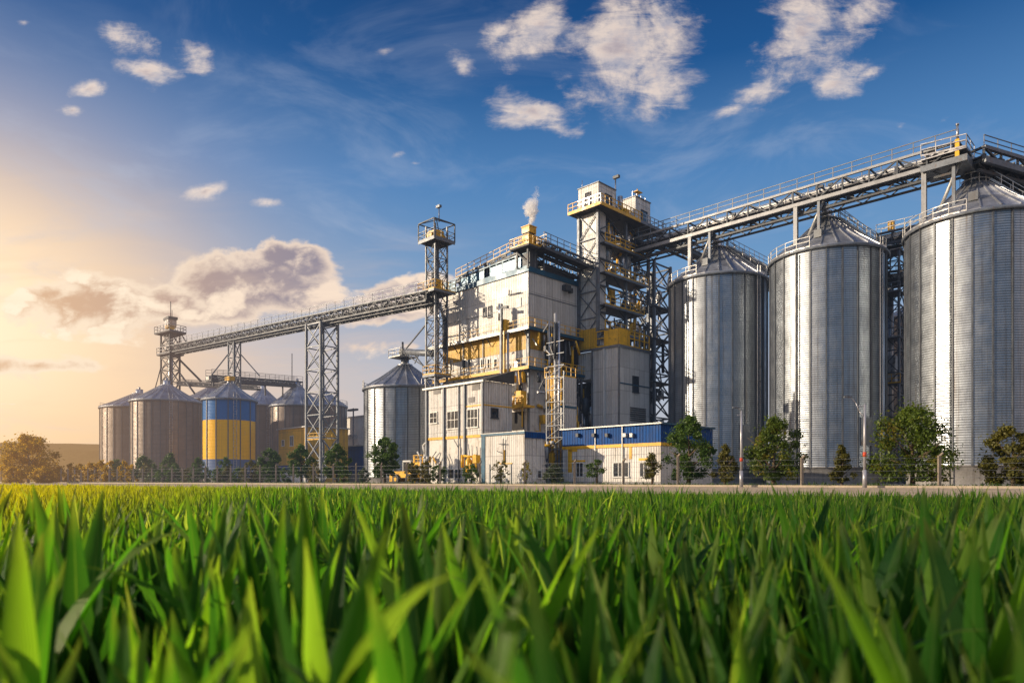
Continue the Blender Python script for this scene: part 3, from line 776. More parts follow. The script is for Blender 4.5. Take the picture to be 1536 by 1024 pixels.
# ================================================================= tower base building with the yellow guard
tbb = thing('tower_base_building', 'grey clad block with a yellow top band under the headhouse tower', 'building', -50.1, 68.7)
B0, B1, BV0, BV1 = -57.3, -50.1, 68.7, 75.3
zt = 16.9
um = Lp(889, 600, BV0)[0]
wall(tbb, 'grey_cladding', um, B1, BV0, BV1, 0, zt)
wall(tbb, 'grey_cladding', B0, um-0.01, BV0+0.25, BV1-0.2, 13.4, zt, label='grey upper wall panel')
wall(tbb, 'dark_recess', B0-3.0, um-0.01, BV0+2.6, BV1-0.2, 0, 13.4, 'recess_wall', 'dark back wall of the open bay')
part(MB('frame_steel').box(B0-0.05, B1+0.15, BV0-0.12, BV0+0.02, zt, zt+0.3).box(B1+0.02, B1+0.15, BV0+0.02, BV1, zt, zt+0.3), 'roof_edge', tbb)
yb = MB('yellow_cladding'); yb.box(B0, um+0.6, BV0+0.05, BV0+0.3, zt+0.3, zt+2.9); yb.mat('yellow_paint').box(B1-2.2, B1, BV0+0.02, BV0+0.2, zt+0.3, zt+2.3).box(B1-0.15, B1+0.04, BV0+0.02, BV0+2.2, zt+0.3, zt+2.3)
part(yb, 'yellow_guard', tbb)
part(MB('yellow_paint').rail((um+0.6, BV0, zt+0.3), (B1-2.2, BV0, zt+0.3), 2.0, 1.1, 0.11), 'railing', tbb)
part(MB('yellow_paint').rail((B1, BV0+2.2, zt+0.3), (B1, BV1, zt+0.3), 1.9, 1.2, 0.11), 'railing', tbb)
dp = MB('white_frame'); dp.bar((Lp(907, 600, BV0)[0], BV0-0.12, 0.2), (Lp(907, 600, BV0)[0], BV0-0.12, zt), 0.24); part(dp, 'down_pipe', tbb)
part(MB('frame_steel').bar((um, BV0-0.05, 0), (um, BV0-0.05, zt), 0.22), 'corner_post', tbb); part(MB('frame_steel').bar((B1+0.02, BV0-0.02, 0), (B1+0.02, BV0-0.02, zt), 0.18), 'corner_post', tbb)
part(MB('frame_steel').bar((B0, BV0, 0), (B0, BV0, 13.4), 0.22), 'corner_post', tbb)
winpx(tbb, 'R', 949, 957, 565, 588, B1, nx=1, frame='frame_dark')
lv = MB('frame_dark')
z0_ = Rp(960, 632, B1)[1]
for k in range(7): fb(lv, 'R', Rp(945, 620, B1)[0], Rp(968, 620, B1)[0], B1, 0.0, 0.12, z0_+k*0.26, z0_+k*0.26+0.13)
part(lv, 'louvre', tbb)
sm = MB('blue_trim'); fb(sm, 'R', BV0+0.1, BV1, B1, 0.0, 0.05, 12.4, 12.55); part(sm, 'trim', tbb)
M_ = MB('machine_metal'); clutter(M_, B0+0.2, um-0.3, BV0+0.6, BV0+2.3, 1, 13, 40, random.Random(4), ('machine_metal', 'frame_dark', 'frame_dark', 'yellow_paint')); part(M_, 'bay_machinery', tbb)

# ================================================================= main block
mbk = thing('process_building', 'large grey clad factory block with blue roof edge and a yellow band', 'building', -56.6, 59.4)
U0, U1, V0, V1 = -72.9, -56.6, 59.4, 68.5
wall(mbk, 'grey_cladding', U0, U1, V0, V1, 18.7, 25.9)
wall(mbk, 'yellow_cladding', U0, U1, V0+0.1, V1, 16.3, 18.68, 'band', 'yellow painted wall band')
wall(mbk, 'white_cladding', U0, U1, V0+0.12, V1, 13.9, 16.28, label='white wall band full of small openings')
wall(mbk, 'white_cladding', U0, U1, V0+0.1, V1, 0, 13.88, label='stained lower wall')
fc = MB('blue_trim'); fc.box(U0-0.15, U1+0.18, V0-0.18, V0-0.01, 25.55, 26.15); fc.box(U1+0.01, U1+0.18, V0-0.01, V1+0.1, 25.55, 26.15); fc.mat('roof_dark').box(U0, U1, V0, V1, 25.9, 26.0)
roof_ = part(fc, 'roof_edge', mbk)
sm = MB('frame_steel'); fb(sm, 'R', V0+0.05, V1, U1, 0, 0.04, 22.9, 23.0); fb(sm, 'L', U0, U1, V0, 0, 0.04, 21.6, 21.66); part(sm, 'seam', mbk)
part(MB('frame_steel').bar((U1, V0, 0), (U1, V0, 18.6), 0.24).bar((U1+0.02, V0-0.02, 18.6), (U1+0.02, V0-0.02, 25.5), 0.12), 'corner_post', mbk)
# blue glazed parapet along the roof front
pp = MB('blue_trim')
pp.box(U0+0.3, U1+0.1, V0+0.05, V0+0.15, 26.15, 26.4)
n = 14
for i in range(n+1): uu = U0+0.4+(U1-U0-0.4)*i/n; pp.bar((uu, V0+0.1, 26.1), (uu, V0+0.1, 27.9 if i > 4 else 27.4), 0.12)
pp.bar((U0+0.4, V0+0.1, 27.35), (U1, V0+0.1, 27.95), 0.14)
par = part(pp, 'parapet', mbk)
material('parapet_blue', (0.02, 0.16, 0.28), 0.3, 0.1, var=0.35, vscale=1.2, streak=0.5)
for i in range(n):
    if i not in (2, 7): part(MB('parapet_blue').box(U0+0.48+(U1-U0-0.4)*i/n, U0+0.32+(U1-U0-0.4)*(i+1)/n, V0+0.07, V0+0.12, 26.4, 27.15+0.5*i/n), 'parapet_panel', par)
# roof top machinery between parapet and walkway
M_ = MB('machine_metal'); clutter(M_, U0+0.8, U1-0.8, V0+0.8, V1-0.5, 26.0, 27.3, 60, random.Random(21), ('machine_metal', 'frame_dark', 'roof_dark', 'blue_trim', 'frame_dark'), bins=False); part(M_, 'roof_machinery', mbk)
# windows and small openings on the grey wall
for (x0, x1, y0, y1) in ((725.5, 729, 462, 474), (733, 737.5, 460, 475)):
    winpx(mbk, 'L', x0, x1, y0, y1, V0, nx=1, frame='frame_dark')
wp = MB('white_frame'); a0, z1_ = Lp(692, 481, V0); a1, z0_ = Lp(699, 496, V0); fb(wp, 'L', a0, a1, V0, 0, 0.06, z0_, z1_); part(wp, 'wall_panel', mbk); wp = MB('white_frame'); a0, z1_ = Lp(774, 448, V0); a1, z0_ = Lp(782, 460, V0); fb(wp, 'L', a0, a1, V0, 0, 0.08, z0_, z1_); part(wp, 'wall_panel', mbk)
vt = MB('frame_dark'); a0, z0_ = Rp(846, 432, U1); vt.box(U1, U1+0.7, a0-0.4, a0+0.6, z0_-0.4, z0_+0.3); vt.box(U1, U1+0.5, a0+0.8, a0+1.2, z0_-0.5, z0_+0.1); part(vt, 'wall_fan', mbk)
vt = MB('frame_steel'); a0, z0_ = Lp(684, 458, V0); vt.tube((a0-0.4, V0-0.2, z0_), (a0+0.4, V0-0.2, z0_+0.1), 0.06); a0, z0_ = Lp(774, 440, V0); vt.tube((a0-1.2, V0-0.2, z0_), (a0+1.0, V0-0.2, z0_-0.1), 0.06); vt.tube((a0-1.0, V0-0.2, z0_), (a0-1.0, V0-0.2, z0_+0.6), 0.06); part(vt, 'wall_bracket', mbk)
# openings in the white band
for i, px in enumerate((676, 685, 694, 703, 713, 722, 732, 742, 764, 775)):
    if i in (1, 4, 8): continue
    winpx(mbk, 'L', px, px+3.2+(i % 3), 541-(px-670)*0.035, 556-(px-670)*0.06-i % 2*2, V0+0.12, nx=1, frame='pale_steel')
for i in range(13):
    uu = U0+0.5+i*(U1-U0-0.8)/12
    if i % 3 == 0: part(MB('frame_steel').bar((uu, V0-0.02, 13.9), (uu, V0-0.02, 18.6), 0.10), 'pilaster', mbk)
# catwalks round the block
for z_, mat_, ext in ((18.5, 'yellow_paint', 0.9), (13.8, 'yellow_paint', 0.9)):
    d = MB('grating'); d.box(U0-2.0 if z_ > 15 else U0-1.0, U1+ext, V0-ext, V0-0.02, z_, z_+0.12); d.box(U1+0.02, U1+ext, V0-0.02, V1+1.0, z_, z_+0.12)
    d.mat('pale_steel' if z_ > 15 else 'yellow_paint').box(U0-2.0 if z_ > 15 else U0-1.0, U1+ext, V0-ext-0.06, V0-ext+0.02, z_-0.12, z_+0.24)
    d.mat('blue_trim').box(U1+ext-0.02, U1+ext+0.06, V0-ext, V1+1.0, z_-0.12, z_+0.24)
    for i in range(6): uu = U0+i*(U1-U0)/5; d.mat('frame_dark').bar((uu, V0-ext, z_), (uu, V0, z_-1.1), 0.09)
    w_ = part(d, 'walkway', mbk)
    part(MB(mat_ if z_ < 15 else 'yellow_paint').rail((U0-1.0, V0-ext, z_+0.12), (U1+ext, V0-ext, z_+0.12), 1.1, 1.3, 0.04), 'railing', w_)
    part(MB(mat_).rail((U1+ext, V0-ext, z_+0.12), (U1+ext, V1+1.0, z_+0.12), 1.15, 1.15, 0.07), 'railing', w_)
# pipes, tanks and ducts standing before the wall
rnd = random.Random(3)
a0 = Lp(757, 500, V0-0.8)[0]
pc = MB('frame_steel'); pc.bar((a0, V0-1.4, 8), (a0, V0-1.4, Lp(757, 455, V0-1.4)[1]), 0.28); pc.mat('pipe_steel').tube((a0+0.8, V0-1.0, 10), (a0+0.8, V0-1.0, 18.5), 0.14).tube((a0-0.2, V0-1.3, 20.0), (a0-0.2, V0-1.3, 22.0), 0.3)
pc.mat('frame_dark').bar((a0-0.7, V0-1.4, 21.6), (a0+1.2, V0-1.4, 21.4), 0.3)
pc.mat('yellow_paint').bar((a0+0.6, V0-1.5, 9), (a0+0.6, V0-1.5, 18.6), 0.14).box(a0-0.6, a0+0.4, V0-1.2, V0-0.4, 18.7, 20.1)
part(pc, 'riser_pipe', mbk)
M_ = MB('yellow_paint'); clutter(M_, a0-0.5, U1-0.6, V0-0.9, V0-0.3, 14.0, 16.0, 3, rnd, ('yellow_paint', 'pale_steel', 'yellow_paint', 'pipe_steel'), bins=False); clutter(M_, a0+0.5, U1-0.2, V0-1.1, V0-0.2, 9.5, 13.6, 7, rnd, ('yellow_paint', 'machine_metal', 'frame_dark'), bins=False); part(M_, 'pipework', mbk)
M_ = MB('yellow_paint'); clutter(M_, U1+0.2, U1+1.0, V0+0.5, V1-0.5, 14.0, 18.2, 26, rnd, ('frame_dark', 'pale_steel', 'frame_dark', 'yellow_paint'), bins=False); clutter(M_, U1+0.2, U1+1.3, V0+0.5, V1, 3, 13.4, 55, rnd, ('yellow_paint', 'machine_metal', 'frame_dark', 'frame_dark'), bins=False); part(M_, 'pipework', mbk)
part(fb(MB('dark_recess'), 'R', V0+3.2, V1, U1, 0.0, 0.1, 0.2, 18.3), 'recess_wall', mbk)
part(fb(MB('yellow_cladding'), 'R', V0+0.05, V0+3.15, U1, 0.0, 0.05, 16.4, 18.4), 'band', mbk)
winpx(mbk, 'L', 766, 772, 579, 592, V0+0.1, nx=1, frame='frame_dark'); winpx(mbk, 'L', 775, 783, 577, 591, V0+0.1, nx=2, frame='frame_dark')
lp_ = MB('yellow_paint'); a0, z0_ = Lp(752, 612, V0-1.8); a1, _ = Lp(786, 612, V0-1.8)
lp_.box(a0, a1, V0-1.9, V0+0.05, z0_-0.1, z0_+0.15); lp_.rail((a0, V0-1.9, z0_+0.1), (a1, V0-1.9, z0_+0.1), 1.1, 0.8, 0.1); lp_.bar((a1-0.3, V0-1.8, z0_-2.5), (a1-0.3, V0-1.8, z0_), 0.12); lp_.box(a0+2.2, a0+3.0, V0-1.5, V0-0.5, z0_+0.1, z0_+1.9)
part(lp_, 'balcony', mbk)
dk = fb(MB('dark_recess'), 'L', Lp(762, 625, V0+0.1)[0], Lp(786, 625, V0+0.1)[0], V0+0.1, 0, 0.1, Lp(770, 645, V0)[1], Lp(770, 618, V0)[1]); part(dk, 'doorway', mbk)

# roof conveyor walkway from the slim tower to the stack
rc = thing('roof_conveyor', 'railed conveyor walkway running along the roof of the large grey block to the stack', 'conveyor', -64, 62, 27)
gallery(rc, (-71.0, 61.2, 27.3), (-56.2, 61.2, 28.9), 1.9, 0.6, 1.15, casing=(0.2, 0.35, 0.75, 0.4), chord=0.18, rail_mat='yellow_paint', rail_step=1.2, thin=0.06)
for i in range(6):
    uu = -70.5+i*2.8; part(MB('frame_steel').bar((uu, 60.4, 26), (uu, 60.4, 27.4+i*0.3), 0.14).bar((uu, 62.0, 26), (uu, 62.0, 27.4+i*0.3), 0.14), 'support_leg', rc)
rd = thing('rear_roof_walkway', 'railed walkway with dark ducts behind the stack leading to the headhouse tower', 'catwalk', -56, 66, 27)
gallery(rd, (-56.0, 60.6, 28.3), (-55.2, 69.4, 27.5), 1.8, 0.7, 1.2, chord=0.18, rail_mat='frame_steel', rail_step=1.1, thin=0.06)
gallery(rd, (-57.8, 61.0, 27.2), (-57.4, 69.4, 26.6), 1.4, 0.9, 1.1, chord=0.2, rail_mat='pale_steel', rail_step=1.1, thin=0.06)
bx_ = MB('roof_dark'); bx_.box(-59.5, -56.9, 62.3, 68.3, 26.0, 27.1); part(bx_, 'duct_housing', rd)

stk = thing('stack', 'square yellow exhaust stack on a railed platform above the block corner, steaming', 'chimney', -56.6, 59.6, 28)
su, sv = S(793.5, 82.6)
d = MB('grating'); d.box(su-1.9, su+1.3, sv-1.4, sv+2.2, 28.3, 28.5); d.mat('frame_dark').bar((su-1.2, sv-0.8, 26.1), (su-1.2, sv-0.8, 28.3), 0.2).bar((su+0.6, sv-0.8, 25.8), (su+0.6, sv-0.8, 28.3), 0.2).bar((su+0.6, sv-0.8, 26.3), (su-1.5, sv-0.8, 28.3), 0.12).box(su-0.9, su+0.5, sv-0.4, sv+1.0, 26.1, 28.3)
part(d, 'platform', stk)
b_ = MB('yellow_paint'); b_.box(su-0.62, su+0.62, sv-0.62, sv+0.62, 28.5, 29.9); b_.box(su-0.62, su+0.62, sv-0.62, sv+0.62, 30.25, 31.1)
b_.mat('frame_dark').box(su-0.48, su+0.48, sv-0.48, sv+0.48, 29.9, 30.25).box(su-0.4, su+0.4, sv-0.4, sv+0.4, 31.1, 31.14)
b_.mat('yellow_paint').box(su-0.7, su+0.7, sv-0.7, sv+0.7, 30.98, 31.08)
part(b_, 'duct', stk)
for a, b in (((su-1.9, sv-1.4), (su+1.3, sv-1.4)), ((su+1.3, sv-1.4), (su+1.3, sv+2.2)), ((su-1.9, sv-1.4), (su-1.9, sv+2.2))):
    part(MB('yellow_paint').rail((*a, 28.5), (*b, 28.5), 1.1, 0.8, 0.07), 'railing', stk)

# ================================================================= three bay building
tbn = thing('three_bay_building', 'patched white three storey building with dark vertical posts and a yellow stripe', 'building', -53, 48.8)
U0, U1, V0, V1 = -62.9, -53.0, 48.8, 53.0
TBT = 11.0
wall(tbn, 'white_cladding', U0, U1, V0, V1, 5.35, TBT)
wall(tbn, 'white_plaster', U0, U1, V0+0.05, V1, 0, 5.05, label='stained ground floor wall')
yy = MB('yellow_paint'); yy.box(U0-0.05, U1+0.05, V0-0.04, V1, 5.06, 5.34); part(yy, 'stripe', tbn)
rf = MB('roof_dark'); rf.poly([(U0-0.2, V0-0.3, TBT), (U1+0.2, V0-0.3, TBT), (U1+0.2, V1+0.2, TBT+1.5), (U0-0.2, V1+0.2, TBT+0.4)]); rf.poly([(U1+0.2, V0-0.3, TBT), (U1+0.2, V1+0.2, TBT), (U1+0.2, V1+0.2, TBT+1.5)])
rf.mat('pale_steel').box(U0-0.25, U1+0.22, V0-0.32, V0-0.22, TBT-0.16, TBT+0.06); part(rf, 'roof', tbn)
for px in (641, 667, 698, 689, 725):
    uu = Lp(px, 600, V0)[0]; part(MB('frame_steel').bar((uu, V0-0.12, 0), (uu, V0-0.12, TBT), 0.2 if px != 689 else 0.1), 'post', tbn)
for (x0, x1, y0, y1, nx) in ((646, 656, 619, 634, 2), (672, 688, 617, 642, 3), (702, 717, 614, 640, 3)):
    winpx(tbn, 'L', x0, x1, y0, y1, V0, nx=nx, frame='pale_steel', nz=2)
for (x0, x1, y0, y1, nx) in ((673, 681, 704, 717, 1), (683, 692, 704, 718, 2)):
    winpx(tbn, 'L', x0, x1, y0, y1, V0+0.05, nx=nx)
for (x0, x1, y0, y1) in ((651, 661, 583, 590), (708, 720, 572, 584), (703, 712, 596, 603)):
    a0, z1_ = Lp(x0, y0, V0); a1, z0_ = Lp(x1, y1, V0); part(fb(MB('concrete'), 'L', a0, a1, V0, 0, 0.05, z0_, z1_), 'patch_panel', tbn)
winpx(tbn, 'R', 737, 746, 613, 626, U1, nx=1, frame='frame_dark')
sm = MB('yellow_paint'); zz = Rp(740, 609, U1)[1]; fb(sm, 'R', V0, V1, U1, 0, 0.05, zz, zz+0.12); fb(sm, 'L', U0+7, U1, V0, 0, 0.05, zz, zz+0.14); part(sm, 'stripe', tbn)
pw = MB('frame_steel')
rnd = random.Random(8)
for px in (648, 660, 676, 690, 706, 718):
    uu = Lp(px, 650, V0)[0]; zt_ = rnd.uniform(3.4, 4.9)
    pw.path([(uu, V0-0.2, 0.4), (uu, V0-0.2, zt_-0.9), (uu+rnd.uniform(-1.2, 1.2), V0-0.25, zt_)], 0.05, 6)
part(pw, 'drain_pipe', tbn)
M_ = MB('yellow_paint'); clutter(M_, U0+7.2, U1-0.2, V0-0.9, V0-0.3, 1.4, 3.2, 8, rnd, ('yellow_paint',)); clutter(M_, U0+0.8, U0+2.5, V0-0.9, V0-0.3, 2.4, 3.2, 5, rnd, ('yellow_paint', 'pale_steel')); part(M_, 'pipework', tbn)

# low white shed with blue trim
ls = thing('low_white_shed', 'low white ribbed shed with dark blue roof trim before the three storey building', 'building', -45.8, 47.5)
U0, U1, V0, V1 = -51.9, -45.8, 47.5, 50.4
wall(ls, 'white_cladding', U0, U1, V0, V1, 0, 5.0)
t_ = MB('blue_trim'); t_.box(U0-0.1, U1+0.12, V0-0.12, V0, 4.98, 5.2); t_.mat('blue_cladding').box(U1+0.005, U1+0.12, V0, V1+0.05, 4.6, 5.2); t_.mat('pale_steel').box(U0-0.1, U1+0.12, V0-0.14, V1+0.05, 5.2, 5.26); part(t_, 'roof_edge', ls)
part(MB('blue_trim').box(U0-0.02, U0+0.5, V0-0.06, V0, 0, 4.98), 'corner_panel', ls)
dr = MB('yellow_paint'); uu = Lp(757, 690, V0)[0]; fb(dr, 'L', uu-0.08, uu+0.08, V0, 0, 0.1, 2.2, 3.5); fb(dr, 'L', uu-0.7, uu+1.1, V0, 0, 0.08, 2.1, 2.2); part(dr, 'sign_bracket', ls)
lm = MB('frame_dark'); lm.bar((uu, V0-0.2, 2.0), (uu, V0-0.2, 4.6), 0.07).bar((uu-0.6, V0-0.2, 4.1), (uu+0.4, V0-0.2, 4.1), 0.07).bar((uu-0.9, V0-0.2, 3.4), (uu-0.2, V0-0.2, 3.2), 0.07); part(lm, 'cable_bracket', ls)
for px in (735, 767): a_ = Lp(px, 700, V0)[0]; part(fb(MB('frame_steel'), 'L', a_-0.05, a_+0.05, V0, 0, 0.07, 0, 2.1), 'door_post', ls)
winpx(ls, 'R', 806, 811, 706, 716, U1, nx=1)

# pipe tower with box
pt_ = thing('pipe_tower', 'narrow box tower with yellow stained front and tall pale pipes climbing its face', 'building', -47.2, 54.6)
U0, U1, V0, V1 = -49.5, -47.2, 54.6, 56.9
wall(pt_, 'yellow_cladding', U0, U1, V0, V1, 8.4, 11.4, label='yellow upper wall'); wall(pt_, 'white_cladding', U0+0.02, U1-0.02, V0+0.02, V1, 0, 8.15)
wall(pt_, 'grey_cladding', U1-0.2, U1+0.06, V0+0.12, V1+0.05, 0, 11.45, label='grey side wall')
part(MB('blue_trim').box(U0-0.04, U1+0.12, V0-0.05, V1+0.1, 8.16, 8.38), 'trim', pt_)
part(fb(MB('blue_cladding'), 'L', U0+0.05, U1-0.05, V0, 0, 0.06, 2.6, 5.8), 'blue_panel', pt_)
part(fb(MB('yellow_paint'), 'L', U0+0.9, U1-0.0, V0, 0.06, 0.14, 1.9, 4.9), 'yellow_panel', pt_)
part(MB('yellow_paint').rail((U0, V0-0.1, 11.45), (U1, V0-0.1, 11.45), 1.1, 0.7, 0.06).rail((U1, V0, 11.45), (U1, V1, 11.45), 1.1, 0.7, 0.06), 'railing', pt_)
for px, top, r, m_ in ((824, 480, 0.07, 'pipe_steel'), (833, 470, 0.16, 'pale_steel'), (838.5, 482, 0.14, 'pipe_steel'), (828, 500, 0.07, 'yellow_paint')):
    uu, zz = Lp(px, top, V0-0.6); part(MB(m_).tube((uu, V0-0.6, 0), (uu, V0-0.6, zz), r, n=10), 'pipe', pt_)
lt = MB('frame_steel')
ua, ub = Lp(820, 600, V0-0.9)[0], Lp(846, 600, V0-0.9)[0]
for k in range(12):
    lt.bar((ua, V0-0.9, 1.2+k*1.25), (ub, V0-0.9, 1.2+k*1.25), 0.07)
    if k < 9: lt.bar((ua, V0-0.9, 1.2+k*1.25), (ub, V0-0.9, 2.45+k*1.25), 0.05)
lt.bar((ua, V0-0.9, 0), (ua, V0-0.9, 11.8), 0.12); lt.bar((ub, V0-0.9, 0), (ub, V0-0.9, 11.8), 0.12); part(lt, 'pipe_rack', pt_)
M_ = MB('yellow_paint'); clutter(M_, U0+0.1, U1-0.1, V0-1.2, V0-0.2, 2, 4.6, 16, rnd, ('yellow_paint', 'yellow_paint', 'white_frame'), bins=False); clutter(M_, U0+0.1, U1-0.1, V0-1.0, V0-0.2, 12, 17.0, 16, rnd, ('pale_steel', 'frame_dark', 'frame_dark', 'machine_metal'), bins=False); part(M_, 'pipework', pt_)

# blue band building
bb = thing('blue_band_building', 'low white building with windows under a wide blue ribbed band and thin yellow stripe', 'building', -34.3, 53.4)
U0, U1, V0, V1 = -46.0, -34.3, 53.4, 62.8
wall(bb, 'white_cladding', U0, U1, V0, V1, 0, 3.63)
wall(bb, 'blue_cladding', U0-0.02, U1+0.04, V0-0.04, V1, 3.95, 5.62, 'blue_band')
part(MB('yellow_paint').box(U0-0.04, U1+0.08, V0-0.09, V1, 3.64, 3.94), 'stripe', bb)
rf = MB('pale_steel'); rf.box(U0-0.2, U1+0.25, V0-0.3, V0-0.05, 5.62, 5.74); rf.mat('blue_trim').box(U1+0.05, U1+0.25, V0-0.05, V1+0.2, 5.6, 5.76); rf.mat('roof_dark').box(U0-0.2, U1+0.05, V0-0.05, V1+0.2, 5.64, 5.72); part(rf, 'roof', bb)
for (x0, x1) in ((860, 875), (921, 943), (961, 972)):
    winpx(bb, 'L', x0, x1, 694, 714, V0, nx=3 if x1-x0 > 14 else 2)
for px in (894, 934.5):
    uu = Lp(px, 660, V0)[0]; part(MB('pale_steel').bar((uu, V0-0.12, 0), (uu, V0-0.12, 5.6), 0.09), 'down_pipe', bb)
for (x0, x1, y0, y1) in ((852, 858, 674, 708), (858, 878, 690, 692.5), (853, 866, 673, 677), (944, 948, 669, 688), (958, 976, 687, 690)):
    a0, z1_ = Lp(x0, y0, V0); a1, z0_ = Lp(x1, y1, V0); part(fb(MB('yellow_paint'), 'L', a0, a1, V0, 0, 0.035, min(z0_, z1_), max(z0_, z1_)), 'paint_patch', bb)
for px in (867, 891, 911, 938, 948):
    uu, zz = Lp(px, 652, V0-0.2); part(MB('frame_dark' if px % 2 else 'pale_steel').box(uu-0.16, uu+0.16, V0-0.4, V0-0.04, zz-0.2, zz+0.15), 'wall_lamp', bb)
part(fb(MB('concrete'), 'L', U0, U1+0.03, V0, 0, 0.06, -0.1, 0.35), 'plinth', bb)

# ================================================================= slim lattice tower
lt_ = thing('slim_lattice_tower', 'slim lattice tower with railed cage on top, left of the large grey block', 'tower', -70, 56)
cor = [(-71.1, 55.2), (-69.2, 55.2), (-69.2, 57.2), (-71.1, 57.2)]
columns(lt_, cor, 0, 33.6, 0.19)
L_ = MB('frame_dark'); lattice(L_, cor, 0, 31.2, 2.0, brace=0.075); part(L_, 'bracing', lt_)
for zz, ex in ((31.4, 0.7), (24.8, 0.75), (14.0, 0.3)):
    e = ex; f_ = MB('grating'); f_.box(-71.1-e, -69.2+e, 55.2-e, 57.2+e, zz, zz+0.15); f_.mat('frame_steel').bar((-71.1-e, 55.2-e, zz), (-69.2+e, 55.2-e, zz), 0.12, 0.3).bar((-69.2+e, 55.2-e, zz), (-69.2+e, 57.2+e, zz), 0.12, 0.3)
    pl = part(f_, 'platform', lt_)
    rl = MB('frame_steel' if zz > 30 else 'yellow_paint'); a = [(-71.1-e, 55.2-e), (-69.2+e, 55.2-e), (-69.2+e, 57.2+e), (-71.1-e, 57.2+e)]
    for i in range(4): rl.rail((*a[i], zz+0.15), (*a[(i+1) % 4], zz+0.15), 1.15, 1.2, 0.06)
    part(rl, 'railing', pl)
rf = MB('frame_dark'); e = 0.7; a = [(-71.1-e, 55.2-e), (-69.2+e, 55.2-e), (-69.2+e, 57.2+e), (-71.1-e, 57.2+e)]
for i in range(4): rf.bar((*a[i], 31.5), (*a[i], 33.9), 0.12); rf.bar((*a[i], 33.9), (*a[(i+1) % 4], 33.9), 0.12); rf.bar((*a[i], 33.9), (-70.15, 56.2, 34.5), 0.1)
part(rf, 'cage_frame', lt_)
eq = MB('yellow_paint'); eq.box(-70.9, -69.5, 55.5, 56.9, 31.6, 33.0).tube((-70.2, 55.0, 32.3), (-70.2, 57.4, 32.3), 0.5, n=14); eq.box(-70.8, -69.6, 55.6, 56.8, 25.0, 26.6); eq.mat('machine_metal').tube((-70.1, 56.2, 0), (-70.1, 56.2, 31), 0.16, n=10)
part(eq, 'elevator_head', lt_)
an = MB('frame_steel'); an.tube((-69.9, 56.4, 34.2), (-69.9, 56.4, 36.3), 0.07, n=6).box(-70.3, -69.6, 56.2, 56.6, 36.1, 36.4); part(an, 'antenna', lt_)
M_ = MB('pipe_steel'); clutter(M_, -71.0, -69.3, 55.3, 57.1, 14, 31, 12, random.Random(9), ('frame_steel', 'machine_metal', 'frame_dark'), bins=False); part(M_, 'machinery', lt_)

# ================================================================= left conveyor and its trestles
def W(px, py, z):
    u, v = S(px, z); return (u, v, Z(py, z))
lc = thing('long_conveyor', 'long railed belt conveyor truss running from the slim lattice tower to the far left tower', 'conveyor', *S(480, 104), 22)
pA, pB = W(648, 453, 88.5), W(258, 530, 138)
gallery(lc, pA, pB, 2.0, 1.25, 1.25, casing=(1.2, 0.25, 0.6, 0.4), chord=0.2, step=1.5, rail_mat='frame_steel', truss_mat='frame_dark', rail_step=2.2, thin=0.055, below=0.35)
tp = thing('lattice_trestle', 'tall cross braced lattice trestle holding up the middle of the long conveyor', 'trestle', *S(481, 103.5), 0)
c0 = np.array(S(481, 102.3)); dirc = np.array(pB[:2])-np.array(pA[:2]); dirc /= np.linalg.norm(dirc); prp = np.array((-dirc[1], dirc[0]))
if XY(*prp)[1] < 0: prp = -prp
ca = [tuple(np.array(S(459.5, 104.0))), tuple(np.array(S(481, 101.8))), tuple(np.array(S(506.5, 104.0))), tuple(np.array(S(484.5, 106.6)))]
columns(tp, ca, 0, Z(487, 104), 0.34)
L_ = MB('frame_steel'); lattice(L_, ca, 0, Z(488, 104), 3.4, brace=0.12); part(L_, 'bracing', tp)
part(MB('frame_steel').bar((*ca[0], Z(487, 104)), (*ca[2], Z(487, 104)), 0.3).bar((*ca[1], Z(487, 104)), (*ca[3], Z(487, 104)), 0.3), 'head_beam', tp)
fl = MB('yellow_paint'); zz = Z(660, 104); fl.rail((*ca[0], zz), (*ca[1], zz), 1.0, 1.0, 0.07).rail((*ca[1], zz), (*ca[2], zz), 1.0, 1.0, 0.07); part(fl, 'railing', tp)
t2 = thing('short_trestle', 'short cross braced trestle with splayed struts above the blue and yellow silo', 'trestle', *S(351, 122), 0)
ca = [S(342.5, 121.5), S(351, 120.4), S(360.5, 121.5), S(352, 123)]
columns(t2, ca, 0, Z(513, 122), 0.24)
L_ = MB('frame_steel'); lattice(L_, ca, Z(582, 122), Z(514, 122), 2.6, brace=0.10)
L_.bar(W(343, 530, 121.5), W(317, 563, 121.5), 0.16).bar(W(360, 530, 121.5), W(389, 563, 121.5), 0.16); part(L_, 'bracing', t2)

tl = thing('far_left_tower', 'lattice elevator tower with railed platforms rising behind the wide squat silo at far left', 'tower', *S(256, 138), 0)
ca = [S(241.5, 138.5), S(255, 136.5), S(269.5, 138.5), S(257, 140.5)]
zt = Z(498, 138)
columns(tl, ca, 0, zt, 0.3, mat='frame_dark')
L_ = MB('frame_dark'); lattice(L_, ca, 10, zt, 2.6, brace=0.13); part(L_, 'bracing', tl)
def around(cs, k):
    c = np.mean(np.array(cs), axis=0); return [tuple(c+(np.array(p)-c)*k) for p in cs]
for zz, k in ((Z(499, 138), 1.7), (Z(531, 138), 1.45)):
    aa = around(ca, k); f_ = MB('grating'); f_.poly([(*p, zz) for p in aa]); f_.poly([(*p, zz-0.25) for p in aa][::-1])
    for i in range(4): f_.bar((*aa[i], zz-0.1), (*aa[(i+1) % 4], zz-0.1), 0.1, 0.3)
    pl = part(f_, 'platform', tl)
    rl = MB('frame_steel')
    for i in range(4): rl.rail((*aa[i], zz), (*aa[(i+1) % 4], zz), 1.3, 1.2, 0.08)
    part(rl, 'railing', pl)
